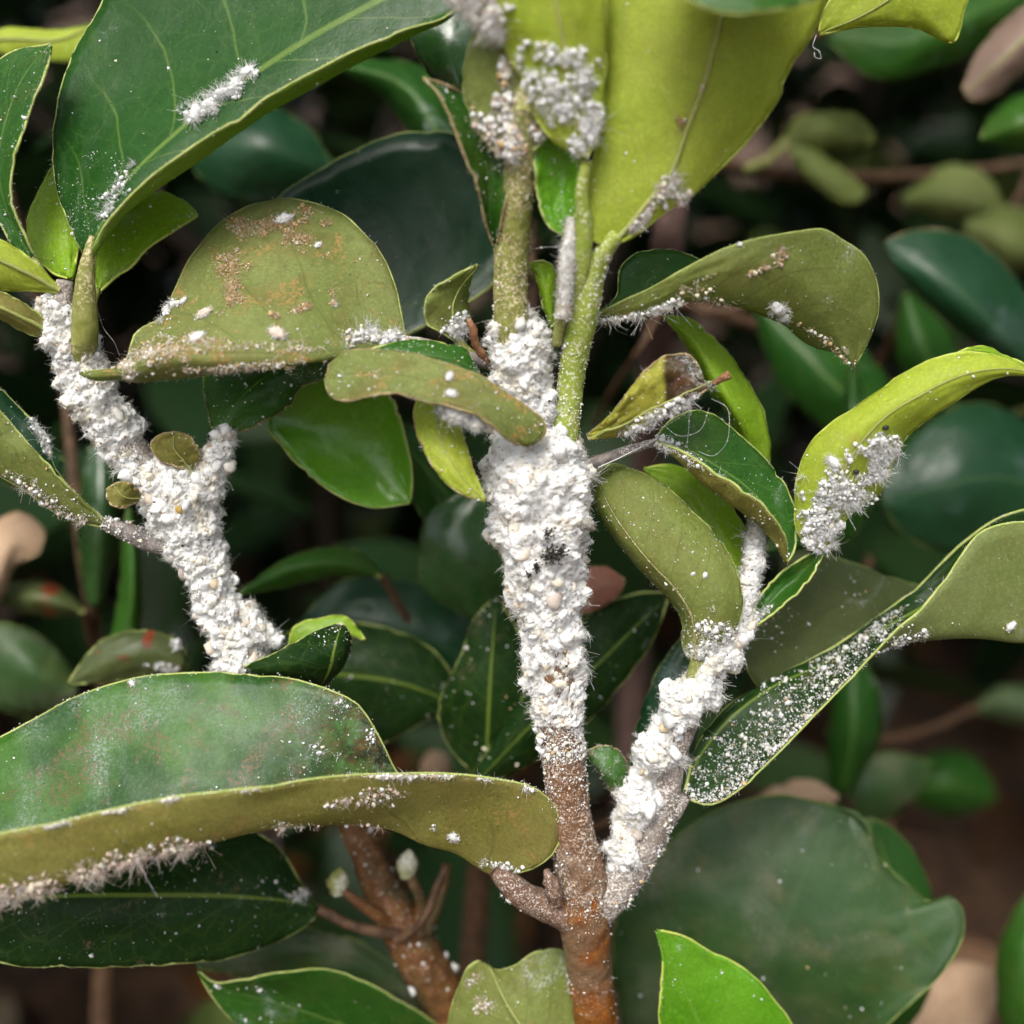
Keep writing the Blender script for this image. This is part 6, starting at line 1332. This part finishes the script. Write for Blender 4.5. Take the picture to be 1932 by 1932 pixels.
dust('B7', 110, size=(0.05, 0.16), side='T'); dust('G6', 90, size=(0.06, 0.2), side='T'); dust('G7', 70, size=(0.05, 0.2), side='T'); dust('G7b', 260, size=(0.05, 0.16), side='T'); dust('G8', 70, size=(0.05, 0.2), side='T')
dust('C17', 180, size=(0.05, 0.15), side='U'); dust('G1', 160, size=(0.04, 0.12), side='T'); dust('C18', 160, size=(0.04, 0.1), ur=(0.3, 1))

# powder on the bare stems
def stem_dust(name, label, path, n, size=(0.04, 0.12), pal=PAL_DUST, hairs=40):
    Q = np.asarray(path, float); S = spline(Q, 80)
    W = P(S[:, 0], S[:, 1], S[:, 2]); R = S[:, 3] * px(0) * (1 + S[:, 2]*0.01/FOCUS); T, N, B = frames(W)
    nc = max(4, n // 40); ci = rng.integers(0, 79, nc); ct = rng.uniform(0, 2*np.pi, nc); q = rng.integers(0, nc, n); loose = rng.uniform(0, 1, n) < 0.4
    i = np.where(loose, rng.integers(0, 79, n), np.clip(ci[q] + rng.normal(0, 2.0, n), 0, 78)).astype(int); th = np.where(loose, rng.uniform(0, 2*np.pi, n), ct[q] + rng.normal(0, 0.35, n))[:, None]; d = np.cos(th)*N[i] + np.sin(th)*B[i]
    p = W[i] + (W[i+1] - W[i]) * rng.uniform(0, 1, (n, 1)) + d * (R[i] * rng.uniform(0.98, 1.05, n))[:, None]
    b = Batch(); b.inst(GRAINS, p, rng.gamma(2, 0.5, n) * rng.uniform(size[0], size[1], n) * 1e-3, pick(pal, n))
    h = rng.choice(n, hairs); b.hairs(p[h], d[h] + rng.normal(0, .5, (hairs, 3)), rng.uniform(0.2, 0.7, hairs)*1e-3, np.full(hairs, 0.024e-3), pick(PAL_PURE, hairs))
    return tag(b.build(name, MAT['wax'], loc=W[0]), label, 'wax powder', None, 'stuff')
stem_dust('wax_powder', 'white powder dusting the orange-brown stalk', [(1124, 1932, 1.2, 40), (1112, 1830, 1.0, 43), (1104, 1750, 0.8, 47), (1102, 1700, 0.7, 54), (1096, 1645, 0.62, 50), (1080, 1580, 0.5, 41), (1070, 1500, 0.4, 39), (1062, 1420, 0.3, 40), (1053, 1350, 0.2, 41)], 800, (0.02, 0.10))
stem_dust('wax_powder', 'coarse powder just below the stem crust', [(1074, 1540, 0.44, 40), (1066, 1450, 0.33, 40), (1055, 1365, 0.2, 41), (1050, 1340, 0.18, 42)], 2600, (0.015, 0.07))
stem_dust('wax_powder', 'ragged wax crumbs and threads trailing off the lower edge of the stem crust', [(1062, 1425, 0.3, 41), (1058, 1395, 0.26, 42), (1053, 1355, 0.2, 44), (1050, 1330, 0.17, 48)], 2600, (0.03, 0.15), hairs=420)
stem_dust('wax_powder', 'grey powder at the fork of the stalk', [(1100, 1740, 0.76, 49), (1102, 1700, 0.71, 52), (1096, 1640, 0.62, 50)], 1500, (0.02, 0.07), ([WHITE*0.8, GREY*1.3, CREAM*0.8], [0.5, 0.3, 0.2]))
stem_dust('wax_powder', 'wax crumbs and threads on the grey bark of the slanting side branch', [(1150, 1685, 0.75, 41), (1185, 1635, 0.7, 40), (1215, 1590, 0.65, 37), (1240, 1540, 0.6, 34), (1255, 1480, 0.5, 32)], 1600, (0.03, 0.13), hairs=260)
stem_dust('wax_powder', 'tan and white scurf on the bare green stem', [(965, 600, -0.5, 33), (963, 540, -0.6, 32), (966, 470, -0.75, 33), (972, 400, -0.95, 32), (980, 330, -1.15, 30), (984, 280, -1.33, 27)], 2600, (0.02, 0.07), ([CREAM*0.85, TAN*0.7, WHITE, BROWN], [0.4, 0.25, 0.25, 0.1]))
stem_dust('wax_powder', 'white scurf on the lime side stem', [(1058, 830, -0.05, 34), (1070, 770, -0.15, 27), (1077, 720, -0.25, 25), (1086, 660, -0.4, 27), (1096, 610, -0.55, 29), (1108, 560, -0.7, 27), (1122, 510, -0.85, 22), (1142, 470, -1.0, 18)], 1500, (0.025, 0.08))
stem_dust('wax_powder', 'powder on the sooty stalk of the leaf beside the Y-forked branch', [(195, 985, 0.36, 13), (235, 1002, 0.42, 17), (290, 1022, 0.48, 22)], 500, (0.04, 0.12))
stem_dust('wax_powder', 'powder on the rust-brown twig', [(830, 1870, 2.8, 43), (785, 1795, 2.6, 44), (750, 1730, 2.5, 40), (715, 1670, 2.45, 33), (690, 1610, 2.4, 28), (665, 1560, 2.4, 26)], 160, (0.10, 0.36), PAL_PURE)
stem_dust('wax_powder', 'powder on the brown stalk of the trough-shaped leaf', [(950, 1668, 0.45, 17), (985, 1695, 0.5, 20), (1030, 1712, 0.6, 22), (1075, 1728, 0.7, 24)], 420, (0.03, 0.09))

# single mealybugs
g = 'mealybugs on leaf faces'
for (x, y, s) in ((468, 139, 1.9), (446, 163, 2.1), (421, 178, 2.0), (396, 200, 2.2), (372, 217, 2.4)):
    bug('L1', x, y, s, 'star-shaped white mealybug in the row on the large dark leaf', g, hl=1.5, nh=90)
for (x, y, s, lb) in ((537, 417, 2.2, 'tufted whitish mealybug amid the topmost tan crust of the spotted leaf'), (388, 595, 2.0, 'pinkish mealybug beside the margin of the spotted leaf'), (524, 633, 2.3, 'pale pink round mealybug low on the spotted leaf'),
                      (374, 640, 2.0, 'elongated white mealybug at the fold of the spotted leaf'), (348, 570, 1.1, 'tiny white mealybug at the notch of the spotted leaf'), (600, 465, 1.0, 'lone slender nymph in the middle of the spotted leaf'), (630, 575, 0.9, 'lone pale nymph near the rounded side of the spotted leaf')):
    bug('L10', x, y, s, lb, g, tint=PINK * 1.1 if 'pink' in lb else None, hl=0.7)
for (k, x, y, s, lb) in (('C15', 1574, 872, 1.9, 'star-shaped mealybug alone on the arching yellow-green leaf'), ('C22', 1468, 580, 2.4, 'shaggy white mealybug on the cupped leaf'), ('C22', 1480, 596, 1.6, 'smaller tan-white mealybug touching the shaggy one'),
                         ('L11', 850, 745, 1.2, 'white oval mealybug on the strip-shaped leaf'), ('L11', 848, 712, 1.0, 'tiny white mealybug high on the strip-shaped leaf'), ('C14', 1330, 1085, 0.75, 'white clump of two nymphs on the broad curved leaf'), ('C14', 1308, 1082, 0.55, 'small white nymph on the broad curved leaf'),
                         ('C14', 1318, 1180, 0.9, 'white crumb-like mealybug low on the broad curved leaf'), ('B1', 855, 1577, 1.3, 'spidery white nymph on the outer face of the trough-shaped leaf'), ('C18', 1905, 1180, 1.5, 'white oval mealybug on the pale end of the folded leaf'), ('B1', 250, 1290, 0.8, 'cream nymph on the rim of the trough-shaped leaf')):
    bug(k, x, y, s, lb, g, hl=1.0 if 'sh' in lb or 'sp' in lb else 0.6)
# bigger insects seated in the main crust
SEATS = [(1022, 905, 1.9), (965, 878, 1.6), (1072, 912, 1.8), (990, 962, 1.9), (1048, 950, 2.1), (955, 1005, 1.6), (1022, 1012, 1.7), (1078, 1030, 1.6), (1052, 1100, 1.8), (1000, 1128, 1.6), (1062, 1160, 1.7), (1048, 1218, 1.9), (1012, 1255, 1.6), (1056, 1290, 1.7)]
PTH = spline(np.array([(1050, 1352, 46), (1048, 1300, 52), (1042, 1230, 60), (1034, 1150, 72), (1026, 1080, 84), (1022, 1010, 102), (1018, 950, 112), (1014, 900, 116), (1018, 860, 108)], float)[:, [0, 1, 2]], 60)
for (x, y, s) in SEATS:
    i = int(np.argmin(np.abs(PTH[:, 1] - y))); cx, r = PTH[i, 0], PTH[i, 2] * 0.86
    a = np.clip((x - cx) / r, -0.9, 0.9); dz = -math.sqrt(1 - a*a) * r * px(0) * 100
    p = P(np.array(float(x)), np.array(float(y)), np.array(dz))
    nr = a * RIGHT - math.sqrt(1 - a*a) * FWD
    tn = (WHITE, WHITE, CREAM, WHITE)[rng.integers(0, 4)]
    zone = 'above' if y < 1045 else 'below'
    bug_at(p, nr + rng.normal(0, .2, 3), s, f"plump {'cream' if tn is CREAM else 'white'} powdery mealybug in the stem crust {zone} its black sooty patch", 'mealybugs bedded in the stem crust', hl=0.6, nh=60, tint=tn)
# the grey bare one
p = P(np.array(1108.0), np.array(990.0), np.array(-0.42)); bug_at(p, 0.75 * RIGHT - 0.66 * FWD, 2.6, 'bare grey-brown mealybug at the side of the widest stem crust', None, tint=np.array([0.34, 0.32, 0.27]), nh=20, hl=0.3, pal=([GREY, WHITE], [0.6, 0.4]))
p = P(np.array(338.0), np.array(962.0), np.array(-0.02)); bug_at(p, -FWD, 1.3, 'mustard-coloured grub in the crust of the Y junction', None, tint=np.array([0.55, 0.36, 0.08]), nh=4, hl=0.2, pal=([TAN], [1.0]))

# silk and wax threads, frass
def thread(label, pts, r=0.02, name='silk_thread', beads=10):
    S = spline(np.asarray(pts, float), 60); W = P(S[:, 0], S[:, 1], S[:, 2])
    b = Batch(); v, f, _ = tube_world(W, np.full(60, r * 1e-3), 5); b.raw(v, quads_to_tris(f), np.tile(WHITE, (len(v), 1)))
    if beads:
        i = rng.integers(2, 58, beads); b.inst(GRAINS, W[i], rng.uniform(0.04, 0.12, beads) * 1e-3, pick(PAL_PURE, beads))
    return tag(b.build(name, MAT['wax'], loc=W[0]), label, 'thread')
thread('long looped silk thread hanging from the withered leaf', [(1342, 752, -0.42, ), (1372, 770, -0.4), (1376, 800, -0.4), (1368, 840, -0.2), (1345, 860, 0.0), (1318, 852, 0.05)], beads=12)
thread('sagging silk thread under the withered leaf', [(1250, 800, -0.3), (1280, 822, -0.25), (1320, 812, -0.2), (1338, 770, -0.4)], r=0.016, beads=10)
thread('slanting silk thread under the withered leaf', [(1235, 812, -0.2), (1262, 800, -0.3), (1300, 775, -0.38)], r=0.016, beads=8)
thread('short silk thread beside the looped one', [(1300, 772, -0.4), (1300, 800, -0.3), (1296, 840, -0.05)], beads=6)
thread('silk thread slung from the main crust to the dark folded leaf', [(1128, 882, -0.1), (1160, 868, -0.1), (1200, 848, -0.1), (1240, 828, 0.0)], r=0.05, beads=46)
thread('fine silk thread between the two upper stems', [(1005, 470, -0.75), (1035, 466, -0.85), (1066, 468, -0.95)], r=0.014, beads=3)
thread('hanging thread beside the Y-forked branch', [(398, 1180, 0.6), (403, 1220, 0.6), (402, 1262, 0.7)], r=0.018, beads=8)
thread('fine hair below the stalk of the large dark leaf', [(186, 590, -0.1), (196, 620, -0.1), (215, 645, -0.1), (226, 672, 0.0)], r=0.013, beads=0)
thread('curled wax strand under the yellow leaf end', [(1540, 66, -0.35), (1535, 90, -0.4), (1545, 96, -0.42), (1548, 110, -0.4), (1538, 108, -0.4), (1536, 98, -0.38)], r=0.035, beads=24)
for (x, y, lb) in ((1615, 893, 'black frass pellet beside the shaggy wool on the arching leaf'), (1670, 808, 'black frass pellet above the upper wool tuft of the arching leaf')):
    L = LEAVES['C15']; dd = np.hypot(L['G'][..., 0] - x, L['G'][..., 1] - y); i, j = np.unravel_index(np.argmin(dd), dd.shape)
    pp = L['W'][i, j] + unit(CAM - L['W'][i, j]) * 0.0004
    v, f = proto(2, 0.3, 1.5, x * 0.01, (1, 0.8, 0.8)); v = v * 0.36e-3 + pp
    tag(mesh_obj('frass_pellet', v, f, MAT['frass'], loc=pp), lb, 'frass')
# ------------------------------------------------------------------ the rest of the hedge, leaf litter
def plain_leaf(seed):
    """unit leaf along +y, 1 long: (verts, tris)"""
    r = random.Random(seed); nv, nu = 7, 3
    V = []
    w = r.uniform(0.36, 0.48); bend = r.uniform(-0.35, 0.1); cup = r.uniform(0.05, 0.28); tw = r.uniform(-0.3, 0.3)
    for i in range(nv):
        t = i / (nv - 1); ww = w * 0.5 * math.sin(math.pi * min(1, t * 0.96 + 0.02)) ** 0.75 * (1.05 - 0.2 * t)
        for j in range(nu):
            s = (j / (nu - 1) - 0.5) * 2
            x = s * ww; z = bend * t * t + cup * abs(s) * ww * 2 + tw * s * ww * t
            V.append((x, t, z))
    F = []
    for i in range(nv - 1):
        for j in range(nu - 1):
            a = i * nu + j; F += [(a, a + 1, a + nu + 1), (a, a + nu + 1, a + nu)]
    return np.array(V), np.array(F)
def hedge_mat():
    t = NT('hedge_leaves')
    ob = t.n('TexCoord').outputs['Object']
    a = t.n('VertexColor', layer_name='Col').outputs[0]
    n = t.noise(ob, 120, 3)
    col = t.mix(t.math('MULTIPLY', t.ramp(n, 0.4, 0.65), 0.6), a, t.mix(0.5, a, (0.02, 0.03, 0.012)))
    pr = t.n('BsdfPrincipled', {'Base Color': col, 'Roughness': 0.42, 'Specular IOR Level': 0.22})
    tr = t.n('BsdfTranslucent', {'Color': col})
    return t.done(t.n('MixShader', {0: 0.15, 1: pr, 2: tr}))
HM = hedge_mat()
PROTO = [plain_leaf(k) for k in range(10)]
b = Batch()
def basis(out):
    y = unit(out); x = unit(np.cross(y, rng.normal(size=(len(y), 3)) * 0.4 + np.array([0, 0, 1.0]))); z = np.cross(x, y)
    return np.stack([x, y, z], -1)
n = 8500
pos = np.stack([rng.uniform(-0.95, 0.95, n), 0.04 + 1.0 * rng.uniform(0, 1, n)**1.2, 0.02 + 0.74 * rng.uniform(0, 1, n)**1.1], 1)
pxx, pyy, dep = project(pos)
inview = (pxx > -260) & (pxx < 2190) & (pyy > -260) & (pyy < 2190)
# keep the room of the modelled shoots clear; the gap above the litter stays open
clear = (inview & (dep < FOCUS + 0.13)) | (dep < FOCUS + 0.03) | (inview & (pxx > 1480) & (pyy > 1180) & (dep < 0.9))
thin = inview & (rng.uniform(0, 1, n) < 0.15)
pos = pos[~(clear | thin)]
out = np.stack([rng.normal(0, 0.7, len(pos)), rng.normal(-0.5, 0.6, len(pos)), rng.normal(0.1, 0.6, len(pos))], 1)
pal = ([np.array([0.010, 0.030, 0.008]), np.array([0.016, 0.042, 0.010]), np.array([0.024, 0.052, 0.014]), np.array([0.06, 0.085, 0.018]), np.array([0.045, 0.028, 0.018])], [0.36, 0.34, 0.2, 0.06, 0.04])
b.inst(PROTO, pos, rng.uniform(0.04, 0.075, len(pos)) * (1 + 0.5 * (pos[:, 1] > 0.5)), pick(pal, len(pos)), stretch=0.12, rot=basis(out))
# woody stems of the hedge
for k in range(22):
    x0, y0 = rng.uniform(-0.55, 0.55), rng.uniform(0.22, 0.6)
    if x0 > 0.02 and y0 < 0.45: continue
    q = np.array([(x0, y0, -0.02), (x0 + rng.normal(0, .03), y0 + rng.normal(0, .02), 0.3), (x0 + rng.normal(0, .07), y0 + rng.normal(0, .04), 0.5), (x0 + rng.normal(0, .1), y0 + rng.normal(0, .05), 0.72)])
    W = np.stack([np.interp(np.linspace(0, 3, 30), np.arange(4), q[:, m]) for m in range(3)], 1)
    v, f, _ = tube_world(W, np.linspace(0.006, 0.002, 30), 8); b.raw(v, quads_to_tris(f), np.tile(np.array([0.030, 0.020, 0.015]), (len(v), 1)))
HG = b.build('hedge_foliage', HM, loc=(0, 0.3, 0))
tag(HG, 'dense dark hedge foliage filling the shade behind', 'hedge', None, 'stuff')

# litter on the ground
b = Batch(); n = 1500
pos = np.stack([rng.uniform(-0.7, 0.9, n), rng.uniform(-0.5, 1.1, n), np.zeros(n)], 1)
pos[:, 2] = 0.012 * fbm(pos, 7, 4, 3) + rng.uniform(0.004, 0.016, n)
th = rng.uniform(0, 2*np.pi, n)
out = np.stack([np.cos(th), np.sin(th), rng.normal(0, 0.15, n)], 1)
pal = ([np.array([0.19, 0.085, 0.035]), np.array([0.26, 0.135, 0.065]), np.array([0.07, 0.034, 0.018]), np.array([0.27, 0.105, 0.028]), np.array([0.05, 0.07, 0.02]), np.array([0.24, 0.19, 0.13])], [0.32, 0.22, 0.2, 0.12, 0.06, 0.08])
b.inst(PROTO, pos, rng.uniform(0.025, 0.055, n), pick(pal, n), stretch=0.15, rot=basis(out))
tag(b.build('leaf_litter', HM, loc=(0, 0, 0)), 'brown and tan fallen leaves carpeting the soil', 'leaf litter', None, 'stuff')
